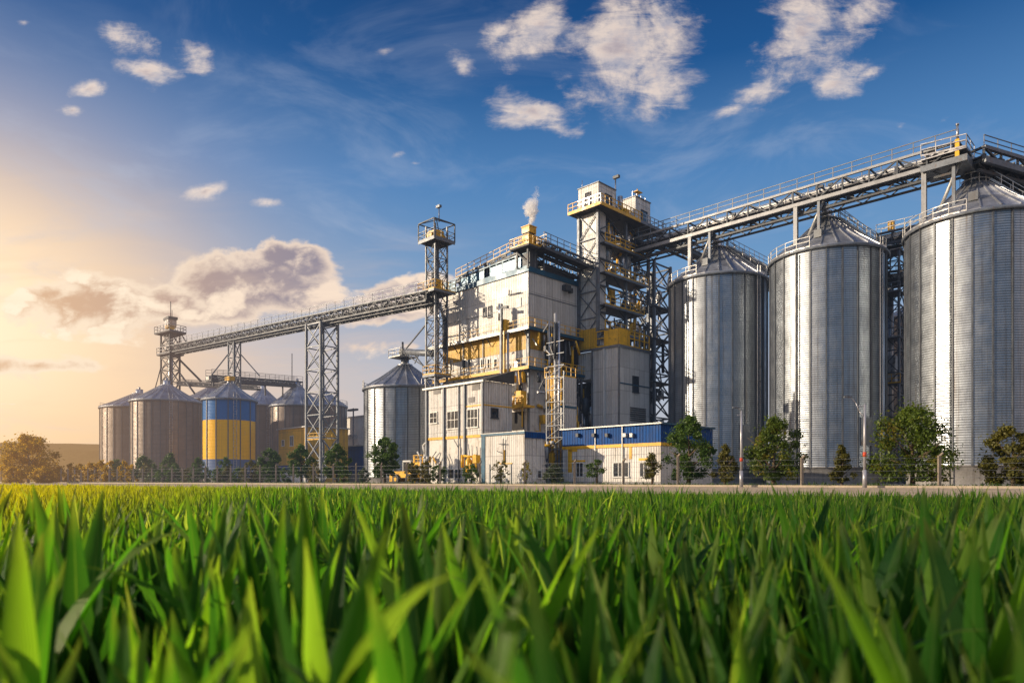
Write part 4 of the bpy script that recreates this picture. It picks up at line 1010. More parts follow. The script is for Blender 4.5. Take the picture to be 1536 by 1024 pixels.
hd = MB('yellow_paint'); cu_, cv_ = S(256, 138); hd.tube((cu_-0.9, cv_, zt+1.2), (cu_+0.9, cv_, zt+1.2), 0.8, n=14); hd.mat('machine_metal').box(cu_-1.0, cu_+1.0, cv_-0.8, cv_+0.8, zt+1.2, zt+2.4); hd.tube((cu_, cv_, 12), (cu_, cv_, zt), 0.45)
hd.mat('frame_dark').box(cu_-1.6, cu_+1.4, cv_-0.9, cv_+0.9, zt+2.4, zt+2.9); part(hd, 'elevator_head', tl)
an = MB('frame_dark'); an.tube((cu_, cv_, zt+2.8), (cu_, cv_, zt+6.2), 0.08, n=6).tube((cu_+0.8, cv_, zt+2.8), (cu_+0.8, cv_, zt+4.3), 0.06, n=6); part(an, 'antenna', tl)
for p_a, p_b, r_ in ((W(271, 500, 138), W(284, 520, 138), 0.14), (W(270, 540, 138), W(302, 572, 138), 0.2), (W(270, 560, 138), W(292, 590, 134), 0.18), (W(241, 552, 138), W(232, 585, 138), 0.1)):
    part(MB('frame_dark').tube(p_a, p_b, r_), 'grain_spout', tl)

# lower galleries over the far silos
g1 = thing('silo_top_conveyor', 'railed conveyor over the peaks of the far silos right of the blue yellow silo', 'conveyor', *S(385, 125), 18, 'low conveyors over the far silos')
gallery(g1, W(313, 571, 121), W(450, 580, 139), 1.6, 0.9, 1.1, chord=0.24, rail_mat='frame_steel', rail_step=2.4, thin=0.06, casing=(0.5, 0.5, 0.3, 0.7))
for px, z_, y1 in ((320, 121, 571), (398, 132, 585), (424, 135.5, 600), (447, 138, 590)):
    a = W(px, 571, z_); part(MB('frame_dark').bar((a[0], a[1], Z(y1+8, z_)), (a[0], a[1], Z(570, z_)), 0.22), 'support_leg', g1)
ms = MB('frame_dark'); a = W(438, 572, 138); ms.tube(a, (a[0], a[1], Z(530, 138)), 0.09, n=6); part(ms, 'mast', g1)
g2 = thing('silo_top_conveyor', 'thin dark conveyor running from the far left tower towards the blue and yellow silo peak', 'conveyor', *S(330, 131), 18, 'low conveyors over the far silos')
gallery(g2, W(268, 577, 137), W(388, 584, 134), 1.1, 0.5, 0.6, chord=0.22, rail_mat='frame_dark', rail_step=2.4, thin=0.06)
fp = thing('silo_head_platform', 'yellow machine and small pipes on the peak of the blue and yellow silo', 'machine', *S(344.5, 116), 17)
m_ = MB('yellow_paint'); a = S(344.5, 116); zz = Z(574, 116); m_.box(a[0]-1.0, a[0]+1.0, a[1]-0.5, a[1]+0.5, zz+0.3, zz+1.0); m_.tube((a[0], a[1], zz-0.2), (a[0], a[1], zz+0.4), 0.3); part(m_, 'housing', fp)
part(MB('frame_dark').rail((a[0]-1.5, a[1]-1.2, zz), (a[0]+1.5, a[1]-1.2, zz), 1.0, 0.8, 0.06), 'railing', fp)
# bridge from the slim tower to the single silo
sbq = thing('silo_link_bridge', 'short pipe bridge with struts linking the single grey silo peak to the slim lattice tower', 'conveyor', *S(625, 96), 17)
a = W(607, 528, 101.6); b = W(650, 530, 89)
m_ = MB('frame_steel'); m_.tube(a, b, 0.45, n=10); m_.bar(W(609, 523, 101), W(641, 484, 90), 0.16); m_.bar(W(620, 530, 98), W(641, 556, 90), 0.14); m_.bar(W(612, 534, 100.5), W(634, 548, 92), 0.12); m_.bar(W(630, 528, 95), W(622, 545, 97), 0.12); part(m_, 'tube', sbq)
zz = a[2]-0.9; c_ = S(604, 101.6); pl = MB('grating'); pl.box(c_[0]-1.5, c_[0]+1.5, c_[1]-1.5, c_[1]+1.5, zz, zz+0.1); o_ = part(pl, 'platform', sbq)
rl = MB('pale_steel'); e = 1.5; aa = [(c_[0]-e, c_[1]-e), (c_[0]+e, c_[1]-e), (c_[0]+e, c_[1]+e), (c_[0]-e, c_[1]+e)]
for i in range(4): rl.rail((*aa[i], zz), (*aa[(i+1) % 4], zz), 1.2, 0.9, 0.06)
part(rl, 'railing', o_)
hdm = MB('frame_dark'); hdm.box(c_[0]-0.4, c_[0]+0.5, c_[1]-0.4, c_[1]+0.4, zz, zz+1.3).tube((c_[0], c_[1], zz+1.2), (c_[0], c_[1], zz+2.4), 0.15); part(hdm, 'motor', sbq)

# far low buildings
def far_build(name, label, px0, px1, z, top_y, mat, depth=5.0, extra=None):
    # faces the camera-left side of the site grid
    u1, v0 = S(px1, z); a = (px0-768)/1024.0; u0 = v0*(a-1)/(1+a)
    t = thing(name, label, 'building', u1, v0, 0); h = Z(top_y, z)
    wall(t, mat, u0, u1, v0, v0+depth, 0, h)
    part(MB('pale_steel').box(u0-0.3, u1+0.3, v0-0.35, v0+depth+0.3, h, h+0.18), 'roof', t)
    return t, u0, u1, v0, h
t, u0, u1, v0, h = far_build('warehouse', 'small yellowish warehouse with white lower wall behind the lattice trestle', 418, 462, 112, 640, 'yellow_cladding', 7.5)
part(fb(MB('white_cladding'), 'L', u0, u1, v0, 0, 0.06, 0, 1.9), 'lower_wall', t)
part(fb(MB('blue_cladding'), 'L', u0, u1-0.5, v0, 0.06, 0.1, 1.9, 3.0), 'band', t)
a0, z0_ = Lp(438, 668, v0); window(t, 'L', a0, 1.0, z0_, z0_+1.6, v0, nx=2)
a0, z0_ = Lp(425, 668, v0); window(t, 'L', a0, 0.7, z0_, z0_+0.9, v0, nx=1)
t, u0, u1, v0, h = far_build('pale_hall', 'distant pale hall with a flat roof between the trestle and the single grey silo', 514, 552, 150, 623, 'white_plaster', 9)
m_ = MB('frame_dark'); aa = S(530, 148); m_.tube((*aa, 0), (*aa, Z(612, 148)), 0.15).box(aa[0]-1.8, aa[0]+1.4, aa[1]-0.4, aa[1]+0.4, Z(616, 148), Z(613, 148)); part(m_, 'roof_vent', t)
m_ = MB('machine_metal'); m_.box(u0+2, u1-4, v0-1.2, v0-0.2, Z(656, 148), Z(650, 148)); part(m_, 'canopy', t)
t, u0, u1, v0, h = far_build('blue_store', 'low dark blue store at ground level left of the single grey silo', 508, 553, 118, 668, 'blue_cladding', 5)
wq = wall(t, 'concrete', u0-0.05, u1+0.05, v0-0.08, v0-0.01, 0, 1.6, 'lower_wall')
lo = thing('loader_machine', 'yellow and white wheeled loader parked behind the round tree near the single grey silo', 'machine', *S(613, 86), 0)
cu_, cv_ = S(613, 86)
b_ = MB('yellow_paint'); b_.box(cu_-2.0, cu_+2.2, cv_-0.8, cv_+0.8, 0.8, 1.6).box(cu_-2.6, cu_-2.0, cv_-1.1, cv_+1.1, 0.3, 1.3).bar((cu_-0.8, cv_-0.7, 1.5), (cu_-2.2, cv_-0.7, 1.0), 0.25); part(b_, 'body', lo)
c_ = MB('white_frame'); c_.box(cu_-0.3, cu_+1.3, cv_-0.7, cv_+0.7, 2.75, 2.95)
for a, b in ((-0.25, -0.65), (1.25, -0.65), (-0.25, 0.65), (1.25, 0.65)): c_.bar((cu_+a, cv_+b, 1.6), (cu_+a, cv_+b, 2.8), 0.12)
cabp = part(c_, 'cab', lo); part(MB('glass').box(cu_-0.2, cu_+1.2, cv_-0.62, cv_+0.62, 1.7, 2.74), 'window', cabp)
for a in (-1.3, 1.4):
    for b in (-0.95, 0.95):
        w_ = MB('cable'); w_.tube((cu_+a, cv_+b-0.18, 0.62), (cu_+a, cv_+b+0.18, 0.62), 0.62, n=20); w_.mat('yellow_paint').tube((cu_+a, cv_+b-0.2, 0.62), (cu_+a, cv_+b+0.2, 0.62), 0.28, n=12); part(w_, 'wheel', lo)
pr = thing('pipe_manifold', 'yellow pipe rack with curved white pipes against the corner of the three storey building', 'pipes', *S(634, 84), 0)
cu_, cv_ = S(634, 82)
m_ = MB('yellow_paint'); m_.box(cu_-1.8, cu_+1.8, cv_-0.3, cv_+0.3, 2.2, 2.5).bar((cu_-1.6, cv_, 0), (cu_-1.6, cv_, 3.4), 0.15).bar((cu_+1.5, cv_, 0), (cu_+1.5, cv_, 3.4), 0.15); m_.rail((cu_-1.8, cv_, 2.5), (cu_+1.8, cv_, 2.5), 1.0, 0.9, 0.08); part(m_, 'rack', pr)
m_ = MB('white_frame'); m_.path([(cu_+1.0, cv_-0.4, 0.3), (cu_+0.9, cv_-0.4, 3.6), (cu_+0.6, cv_-0.4, 4.6), (cu_+1.4, cv_-0.2, 5.2), (cu_+2.4, cv_, 5.3)], 0.13); m_.path([(cu_+0.2, cv_-0.4, 0.3), (cu_+0.1, cv_-0.4, 3.2), (cu_-0.5, cv_-0.4, 3.9)], 0.10); part(m_, 'pipe', pr)

# ================================================================= the ground
def sheet(name, pts, mat, z=None):
    me = bpy.data.meshes.new(name); me.from_pydata([tuple(p) if len(p) == 3 else (p[0], p[1], z) for p in pts], [], [tuple(range(len(pts)))])
    me.materials.append(MATS[mat]); o = bpy.data.objects.new(name, me); col.objects.link(o); o['kind'] = 'structure'; return o
def soil_fn(dark, light, sc_):
    def fn(t, b, c, f, oc):
        g = t.node('ShaderNodeNewGeometry').outputs['Position']
        a = t.noise(g, sc_, 6, 0.65); d = t.noise(g, sc_*14, 5, 0.7)
        t.put(b.inputs['Base Color'], t.mix(t.rng(t.m('ADD', t.m('MULTIPLY', a, 0.6), t.m('MULTIPLY', d, 0.4)), 0.38, 0.62), dark+(1,), light+(1,)))
        bp = t.node('ShaderNodeBump'); bp.inputs['Distance'].default_value = 0.1; t.put(bp.inputs['Height'], t.m('ADD', a, t.m('MULTIPLY', d, 0.4))); t.l.new(bp.outputs[0], b.inputs['Normal'])
    return fn
material('dry_ground', (0.2, 0.17, 0.1), 0.95, fn=soil_fn((0.10, 0.10, 0.045), (0.22, 0.18, 0.10), 0.35))
material('field_soil', (0.05, 0.04, 0.02), 0.95, hz=0, fn=soil_fn((0.016, 0.013, 0.007), (0.05, 0.038, 0.02), 1.5))
material('dirt_road', (0.42, 0.34, 0.24), 0.9, hz=0.4, fn=soil_fn((0.40, 0.30, 0.20), (0.56, 0.45, 0.31), 0.5))
material('yard_concrete', (0.28, 0.26, 0.23), 0.9, fn=soil_fn((0.20, 0.18, 0.15), (0.33, 0.30, 0.26), 0.3))
material('hill_scrub', (0.12, 0.12, 0.05), 0.95, fn=soil_fn((0.03, 0.04, 0.02), (0.09, 0.085, 0.04), 0.02))
# field edge runs through e0 with direction et (left-and-away); the yard begins behind it
e0 = np.array((0.0, 30.1)); et = np.array((-0.792, 0.611)); en = np.array((0.611, 0.792))
def along(s, off): p = e0+et*s+en*off; return (float(p[0]), float(p[1]))
BIG = 3500
sheet('field_ground', [along(-BIG, 0.0), along(BIG, 0.0), along(BIG, -BIG), along(-BIG, -BIG)], 'field_soil', FIELD_Z)
sheet('embankment', [(*along(-BIG, 0.0), FIELD_Z), (*along(-BIG, 0.9), -0.004), (*along(BIG, 0.9), -0.004), (*along(BIG, 0.0), FIELD_Z)][::-1], 'dry_ground')
sheet('site_ground', [along(-BIG, 0.9), along(-BIG, BIG*1.5), along(BIG, BIG*1.5), along(BIG, 0.9)], 'dry_ground', -0.004)
# fence line: through f0 with direction ft
f0 = np.array((0.0, 63.6)); ft = np.array((-73.0, 47.0)); ft = ft/np.linalg.norm(ft); fn_ = np.array((-ft[1], ft[0])); fn_ = fn_ if fn_[1] > 0 else -fn_
def fl_(s, off): p = f0+ft*s+fn_*off; return (float(p[0]), float(p[1]))
def FY(px): return 63.6/(1+47/73.0*(px-768)/1024.0)
sheet('dirt_road', [fl_(-220, -1.2), fl_(260, -1.2), along(260, 1.0), along(-220, 1.0)][::-1], 'dirt_road', 0.004)
sheet('yard_pavement', [fl_(-120, 3.2), fl_(-120, 130), fl_(150, 130), fl_(150, 3.2)][::1], 'yard_concrete', 0.001)
kb = MB('kerb_concrete'); a, b = fl_(-150, -1.1), fl_(200, -1.1); kb.bar((*a, 0.03), (*b, 0.03), 0.22, 0.24); k_ = kb.build('kerb'); k_['kind'] = 'structure'
# hills
def ridge(name, pts, y0, depth, mat='hill_scrub'):
    n = 160; vs = []; fs_ = []
    xs = np.linspace(pts[0][0], pts[-1][0], n)
    hs = np.interp(xs, [p[0] for p in pts], [p[1] for p in pts])
    rr = np.random.RandomState(4); rough = np.convolve(rr.rand(n+8)-0.5, np.ones(9)/9, 'valid')[:n]
    for i in range(n):
        x = xs[i]; h = max(0, hs[i]+rough[i]*6)
        for k, (f, d) in enumerate(((0, 0), (0.35, 0.3), (0.75, 0.6), (1, 1), (0.9, 1.5))): vs.append((x, y0+depth*d+30*sin(x*0.01+k), -1 if f == 0 else h*f))
    for i in range(n-1):
        for k in range(4): fs_.append((i*5+k, (i+1)*5+k, (i+1)*5+k+1, i*5+k+1))
    me = bpy.data.meshes.new(name); me.from_pydata(vs, [], fs_); me.materials.append(MATS[mat])
    me.polygons.foreach_set('use_smooth', [True]*len(fs_))
    o = bpy.data.objects.new(name, me); col.objects.link(o); o['kind'] = 'structure'
ridge('hill', [(-1500, 30), (-900, 44), (-620, 43), (-400, 38), (-250, 26), (-80, 18), (300, 16), (900, 20), (1600, 10)], 620, 160)

# ================================================================= foliage
def set_tint(me, tint):
    a = me.attributes.new('tint', 'FLOAT', 'FACE'); a.data.foreach_set('value', np.asarray(tint, dtype=np.float32))
def fast_mesh(name, V, F, mat, tint=None, uv=None, smooth=True):
    V = np.asarray(V, np.float32); F = np.asarray(F, np.int32); k = F.shape[1]
    me = bpy.data.meshes.new(name)
    me.vertices.add(len(V)); me.vertices.foreach_set('co', V.ravel())
    me.loops.add(F.size); me.loops.foreach_set('vertex_index', F.ravel())
    me.polygons.add(len(F)); me.polygons.foreach_set('loop_start', np.arange(len(F), dtype=np.int32)*k)
    me.polygons.foreach_set('loop_total', np.full(len(F), k, np.int32))
    if smooth: me.polygons.foreach_set('use_smooth', np.ones(len(F), bool))
    if uv is not None:
        ul = me.uv_layers.new(name='UVMap'); ul.data.foreach_set('uv', np.asarray(uv, np.float32)[F.ravel()].ravel())
    if tint is not None: set_tint(me, tint)
    me.materials.append(MATS[mat]); me.update(calc_edges=True); me.validate()
    return me
def crown_mesh(rs, h0, H, rad, shape, nleaf, leaf, mat, lobes):
    """leaf quads gathered in clumps round many lobes"""
    L = []
    for i in range(lobes):
        f = (i+rs.rand())/lobes
        z = h0+(H-h0)*f
        if shape == 'cone': r = rad*(1.05-f)**0.8*min(1, 0.45+f*4)
        elif shape == 'loose': r = rad*(0.55+0.45*sin(pi*min(1, f*1.15)))
        else: r = rad*sqrt(max(0.03, 1-(2*f*0.90-0.72)**2))
        a = rs.rand()*2*pi; d = r*(rs.rand()**0.45)*rs.uniform(0.7, 1.0)
        L.append((cos(a)*d, sin(a)*d*0.95, z, rad*rs.uniform(0.13, 0.32)*(1.0 if f < 0.8 else 0.75), rs.rand()))
    L = np.array(L); per = rs.randint(0, len(L), nleaf)
    dirs = rs.normal(size=(nleaf, 3)); dirs /= np.linalg.norm(dirs, axis=1)[:, None]
    dist = rs.rand(nleaf)**0.45
    P = L[per, :3]+dirs*(L[per, 3]*dist)[:, None]*np.array((1, 1, 0.85))
    # ragged outliers
    out = rs.rand(nleaf) < 0.07; P[out] += dirs[out]*rad*0.17
    P[:, 2] = np.maximum(P[:, 2], h0*0.8)
    nrm = rs.normal(size=(nleaf, 3)); nrm[:, 2] += 0.6; nrm += dirs*0.9; nrm /= np.linalg.norm(nrm, axis=1)[:, None]
    t1 = np.cross(nrm, rs.normal(size=(nleaf, 3))); t1 /= np.linalg.norm(t1, axis=1)[:, None]; t2 = np.cross(nrm, t1)
    s = leaf*rs.uniform(0.6, 1.35, nleaf)[:, None]
    V = np.stack([P-t1*s, P+t2*s*0.55, P+t1*s, P-t2*s*0.55], 1).reshape(-1, 3)
    F = np.arange(nleaf*4).reshape(-1, 4)
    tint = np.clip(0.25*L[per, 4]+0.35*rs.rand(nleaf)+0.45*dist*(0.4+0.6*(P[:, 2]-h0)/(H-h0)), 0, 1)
    return fast_mesh('crown', V, F, mat, tint, smooth=False)
def trunk_mb(rs, H, h0, rad, r):
    m = MB('bark'); top = (rs.uniform(-0.1, 0.1), rs.uniform(-0.1, 0.1), H*0.55)
    m.tube((0, 0, -0.1), (top[0]*0.5, top[1]*0.5, h0+0.2), r, r*0.75, n=8); m.tube((top[0]*0.5, top[1]*0.5, h0+0.2), top, r*0.75, r*0.35, n=7); m.tube(top, (top[0], top[1], H*0.9), r*0.35, r*0.1, n=5)
    for i in range(9):
        a = rs.rand()*2*pi; z0 = h0+(H-h0)*rs.uniform(0.0, 0.5); d = rad*rs.uniform(0.45, 0.8)
        m.tube((top[0]*0.5, top[1]*0.5, z0), (cos(a)*d, sin(a)*d, z0+d*rs.uniform(0.5, 0.9)), r*0.4, r*0.08, n=5)
    return m
SEED = [100]
def tree(px, top, wpx, mat, off, label, name='tree', cat='tree', shape='round', group=None, h0=None, z=None, dens=1.0):
    SEED[0] += 1; rs = np.random.RandomState(SEED[0])
    z = z or FY(px)+off
    H = EYE+(HY-top)/1024.0*z; rad = wpx*1.12/1024.0*z/2
    x = (px-768)/1024.0*z
    o = bpy.data.objects.new(name, None); col.objects.link(o); o.location = (x, z, 0); tag(o, label, cat, group); o['_o'] = (0, 0, 0)
    h0 = H*0.22 if h0 is None else h0
    leaf = 0.075+0.012*rad+max(0, (z-70))*0.0012
    n = int(min(9500, max(700, 46*rad*(H-h0)*rad*dens/(leaf**2)*0.16)))
    c = bpy.data.objects.new('crown', crown_mesh(rs, h0, H, rad, shape, n, leaf, mat, int(max(14, 16+7*H)))); col.objects.link(c); c.parent = o
    part(trunk_mb(rs, H, h0, rad, 0.045+0.028*H), 'trunk', o)
    return o
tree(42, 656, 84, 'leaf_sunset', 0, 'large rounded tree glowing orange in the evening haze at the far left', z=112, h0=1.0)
for px, top, w, lb in ((176, 690, 24, 'small round tree before the outermost left silo'), (215, 684, 30, 'round dark tree before the left part of the wide squat silo'),
                       (255, 681, 30, 'round dark tree before the right part of the wide squat silo'), (297, 687, 20, 'small tree just left of the blue and yellow silo'),
                       (337, 687, 22, 'small round tree before the blue and yellow silo')):
    tree(px, top, w, 'leaf_autumn' if px < 200 else 'leaf_green', 3, lb, h0=0.8)
tree(404, 674, 36, 'leaf_green', 2.5, 'rounded green tree just right of the blue and yellow silo')
tree(452, 669, 40, 'leaf_green', 2.5, 'dense green tree in front of the small yellowish warehouse')
tree(505, 668, 40, 'leaf_green', 2.5, 'green tree at the foot of the lattice trestle')
tree(577, 657, 50, 'leaf_green', 2.0, 'tall dark green tree before the single grey silo', h0=1.0)
tree(546, 702, 20, 'leaf_grey', 1.5, 'tiny bush left of the tall dark tree by the single silo', name='bush', cat='bush', h0=0.2)
tree(618, 695, 28, 'leaf_olive', 1.8, 'small olive tree before the yellow loader')
tree(657, 697, 25, 'leaf_green', 1.8, 'small round tree before the left bay of the three storey building', h0=0.5)
tree(707, 697, 28, 'leaf_green', 1.8, 'dense small tree before the right bay of the three storey building', h0=0.5)
tree(751, 692, 28, 'leaf_olive', 1.5, 'airy thin leaved small tree before the low white shed', shape='loose', dens=0.45)
tree(789, 694, 16, 'leaf_yellow', 1.5, 'slender yellow leaved sapling at the corner of the low white shed', shape='loose', dens=0.55)
tree(831, 698, 32, 'leaf_grey', 1.5, 'grey green small tree below the narrow pipe tower')
tree(895, 690, 34, 'leaf_green', 1.3, 'small airy tree before the windows of the blue band building, left one', shape='round', dens=0.7, h0=0.9)
tree(978, 681, 36, 'leaf_olive', 1.2, 'cone shaped small tree before the right end of the blue band building', shape='cone', dens=0.9, h0=0.7)
tree(1033, 627, 72, 'leaf_green', 3.0, 'big dark green tree at the corner of the blue band building', h0=0.7)
tree(1088, 668, 42, 'leaf_olive', 2.0, 'pointed olive tree before the first tall silo', shape='cone', h0=0.5)
tree(1160, 630, 90, 'leaf_autumn', 2.5, 'broad green tree between the first and middle tall silos', h0=0.7)
tree(1263, 668, 40, 'leaf_olive', 2.0, 'pointed small tree before the middle tall silo', shape='cone', h0=0.4)
tree(1369, 614, 128, 'leaf_autumn', 2.5, 'broad tree turning yellow and orange on one side, before the gap beside the edge silo', h0=0.6)
tree(1519, 645, 84, 'leaf_olive', 2.0, 'bushy olive tree cut off by the right picture edge', shape='loose', h0=0.3)
rs0 = np.random.RandomState(77)
for px in list(range(88, 440, 16))+[470, 520, 640]:
    w = rs0.uniform(16, 26)
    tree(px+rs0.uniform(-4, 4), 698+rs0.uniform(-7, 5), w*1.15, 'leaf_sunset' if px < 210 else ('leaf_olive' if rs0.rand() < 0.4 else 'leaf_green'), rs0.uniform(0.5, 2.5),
         'low round shrub in the mixed row behind the wire fence left of the white factory', name='shrub', cat='shrub', group='low shrubs behind the left part of the fence', h0=0.1, dens=0.7)
for px, lb in ((20, 'hazy orange shrub below the large orange tree, nearest the picture edge'), (66, 'hazy orange shrub right below the large orange tree')):
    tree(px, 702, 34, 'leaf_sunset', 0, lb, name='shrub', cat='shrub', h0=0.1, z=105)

# leafy blades: used for the crop and for the weeds
def blades(base, az, tilt, L, W, curl, nseg, twist, fold, rs):
    N = len(base); s = np.linspace(0, 1, nseg+1)
    th = tilt[:, None]+curl[:, None]*s[None, :]**1.7
    step = L[:, None]/nseg
    r = np.concatenate([np.zeros((N, 1)), np.cumsum(np.sin((th[:, 1:]+th[:, :-1])/2)*step, 1)], 1)
    zz = np.concatenate([np.zeros((N, 1)), np.cumsum(np.cos((th[:, 1:]+th[:, :-1])/2)*step, 1)], 1)
    w = np.minimum(1, 0.45+s*3.4)*np.clip(1-s, 0, 1)**0.80*1.12; w[-1] = 0.012
    az2 = az[:, None]+twist[:, None]*s[None, :]
    cx, cy = np.cos(az)[:, None], np.sin(az)[:, None]
    C = np.stack([base[:, None, 0]+cx*r, base[:, None, 1]+cy*r, base[:, None, 2]+zz], 2)
    side = np.stack([-np.sin(az2), np.cos(az2), np.zeros_like(az2)], 2)
    nrm = np.stack([-cx*np.cos(th), -cy*np.cos(th), np.sin(th)], 2)
    hw = W[:, None]*w[None, :]/2
    wave = 1+0.10*np.sin(s[None, :]*9+az[:, None]*5)
    A = C-side*(hw*wave)[:, :, None]+nrm*(hw*fold)[:, :, None]; B = C+side*hw[:, :, None]+nrm*(hw*fold*wave)[:, :, None]
    V = np.stack([A, C, B], 2)                                   # N, S, 3, 3
    S_ = nseg+1
    idx = np.arange(N*S_*3).reshape(N, S_, 3)
    F = np.concatenate([np.stack([idx[:, :-1, k], idx[:, :-1, k+1], idx[:, 1:, k+1], idx[:, 1:, k]], -1).reshape(N, -1, 4) for k in (0, 1)], 1)
    uv = np.zeros((N, S_, 3, 2)); uv[:, :, 0, 0] = 0; uv[:, :, 1, 0] = 0.5; uv[:, :, 2, 0] = 1; uv[:, :, :, 1] = s[None, :, None]
    return V.reshape(-1, 3), F.reshape(-1, 4), uv.reshape(-1, 2), F.shape[1]
def plant_blades(rs, pos, Hs, nb, nseg, wide=1.0, base_up=0.0):
    """pos (M,3); nb blades for each plant of height Hs"""
    M = len(pos); N = M*nb
    k = np.tile(np.arange(nb), M); P = np.repeat(pos, nb, 0); H = np.repeat(Hs, nb)
    f = (k+rs.rand(N)*0.8)/nb                                    # 0 outer/low ... 1 inner/top
    az = rs.rand(N)*2*pi
    tilt = 0.05+0.30*(1-f)*rs.uniform(0.5, 1.2, N)
    curl = rs.uniform(0.0, 0.36, N)*(1.1-f*0.8)
    bend = rs.rand(N) < 0.08; curl[bend] += rs.uniform(0.5, 1.3, bend.sum())
    start = H*(0.02+0.34*f)
    L = (H-start)*rs.uniform(0.86, 1.16, N)/np.cos(np.minimum(tilt+curl*0.35, 1.0))*0.97
    W = wide*rs.uniform(0.046, 0.092, N)
    B = P.copy(); B[:, 2] += start; B[:, 0] += np.cos(az)*0.012; B[:, 1] += np.sin(az)*0.012
    if base_up: 
        pass
    V, F, uv, fp = blades(B, az, tilt, L, W, curl, nseg, rs.uniform(-0.9, 0.9, N), 0.42, rs)
    tint = np.repeat(np.clip(rs.normal(0.46, 0.26, N)+0.10*f, 0, 1), fp)
    return V, F, uv, tint
rs = np.random.RandomState(12)
def in_field(X, Y): return (0.0332*Y+0.0256*X) < 0.975
def scatter(y0, y1, sp, wedge, marg):
    xs = np.arange(-(wedge*y1+marg), wedge*y1+marg, sp); ys = np.arange(y0, y1, sp)
    X, Y = np.meshgrid(xs, ys); X = X.ravel()+rs.uniform(-0.42, 0.42, X.size)*sp; Y = Y.ravel()+rs.uniform(-0.42, 0.42, Y.size)*sp
    k = (np.abs(X) < wedge*Y+marg) & in_field(X, Y) & (Y >= y0) & (np.hypot(X, Y) > 0.78)
    return X[k], Y[k]
def height(X, Y):
    h = 0.70+0.05*np.sin(X*0.9+1)*np.cos(Y*0.7)+0.04*np.sin(X*2.3+Y*1.9)+rs.normal(0, 0.045, X.size)
    return h
# the nearest plants: one object each
Xn, Yn = scatter(0.45, 8.0, 0.30, 0.88, 5.0)
order = np.argsort(Yn+100*(np.abs(Xn) > 0.78*Yn+0.12)); sel = order[:300]; rest = order[300:]
protos = []
for i in range(12):
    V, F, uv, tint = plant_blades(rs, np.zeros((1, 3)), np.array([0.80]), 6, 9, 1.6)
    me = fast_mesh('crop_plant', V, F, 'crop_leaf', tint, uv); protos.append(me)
for j, i in enumerate(sel):
    o = bpy.data.objects.new('crop_plant', protos[j % 12]); col.objects.link(o)
    h = float(height(Xn[i:i+1], Yn[i:i+1])[0])
    if rs.rand() < 0.28: h += rs.uniform(0.08, 0.30)
    h = min(h, 0.99)
    d = float(Yn[i])
    o.location = (float(Xn[i]), d, FIELD_Z); o.rotation_euler = (rs.uniform(-0.04, 0.04), rs.uniform(-0.04, 0.04), rs.rand()*6.28)
    s_ = h/0.80; o.scale = (s_, s_, s_)
    tag(o, 'green crop plant with broad pointed upright leaves in the nearest part of the field', 'crop plant', 'crop plants nearest the camera')
# a few taller plants whose leaves rise above the rest
VV, FF, UU, TT = [], [], [], []; off = 0
def add(X, Y, nb, nseg, wide, tall=0.07):
    global off
    H = height(X, Y); k = rs.rand(X.size) < tall; H[k] += rs.uniform(0.06, 0.2, k.sum())
    pos = np.stack([X, Y, np.full(X.size, FIELD_Z)], 1)
    V, F, uv, tint = plant_blades(rs, pos, H, nb, nseg, wide)
    VV.append(V); FF.append(F+off); UU.append(uv); TT.append(tint); off += len(V)
add(Xn[rest], Yn[rest], 6, 7, 1.35)
X, Y = scatter(8.0, 20.0, 0.31, 0.85, 5.0); add(X, Y, 6, 5, 1.05)
X, Y = scatter(20.0, 42.0, 0.40, 0.80, 4.0); add(X, Y, 5, 4, 1.15)
X, Y = scatter(42.0, 110.0, 0.68, 0.80, 6.0); add(X, Y, 5, 3, 1.6, 0.03)
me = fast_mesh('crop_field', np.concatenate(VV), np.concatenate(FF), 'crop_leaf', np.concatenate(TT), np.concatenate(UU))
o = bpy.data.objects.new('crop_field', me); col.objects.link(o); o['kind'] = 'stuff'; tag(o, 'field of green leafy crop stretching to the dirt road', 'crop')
# weeds at the fence foot
n = 9000; s_ = rs.uniform(-60, 110, n); of = rs.uniform(-0.7, 2.8, n); P = f0[None]+ft[None]*s_[:, None]+fn_[None]*of[:, None]
hh = rs.uniform(0.12, 0.42, n)*(0.6+0.5*np.sin(s_*0.9)**2)
V, F, uv, fp = blades(np.stack([P[:, 0], P[:, 1], np.zeros(n)], 1), rs.rand(n)*2*pi, rs.uniform(0.1, 0.8, n), hh*1.3, np.full(n, 0.10), rs.uniform(0, 1, n), 2, rs.uniform(-1, 1, n), 0.2, rs)
me = fast_mesh('weeds', V, F, 'leaf_green', np.repeat(rs.rand(n), fp), uv)
o = bpy.data.objects.new('weeds', me); col.objects.link(o); o['kind'] = 'stuff'; tag(o, 'low weeds and grass along the foot of the fence', 'weeds')
sheet('verge', [fl_(-120, -1.0), fl_(200, -1.0), fl_(200, 3.3), fl_(-120, 3.3)][::-1], 'dry_ground', 0.005)

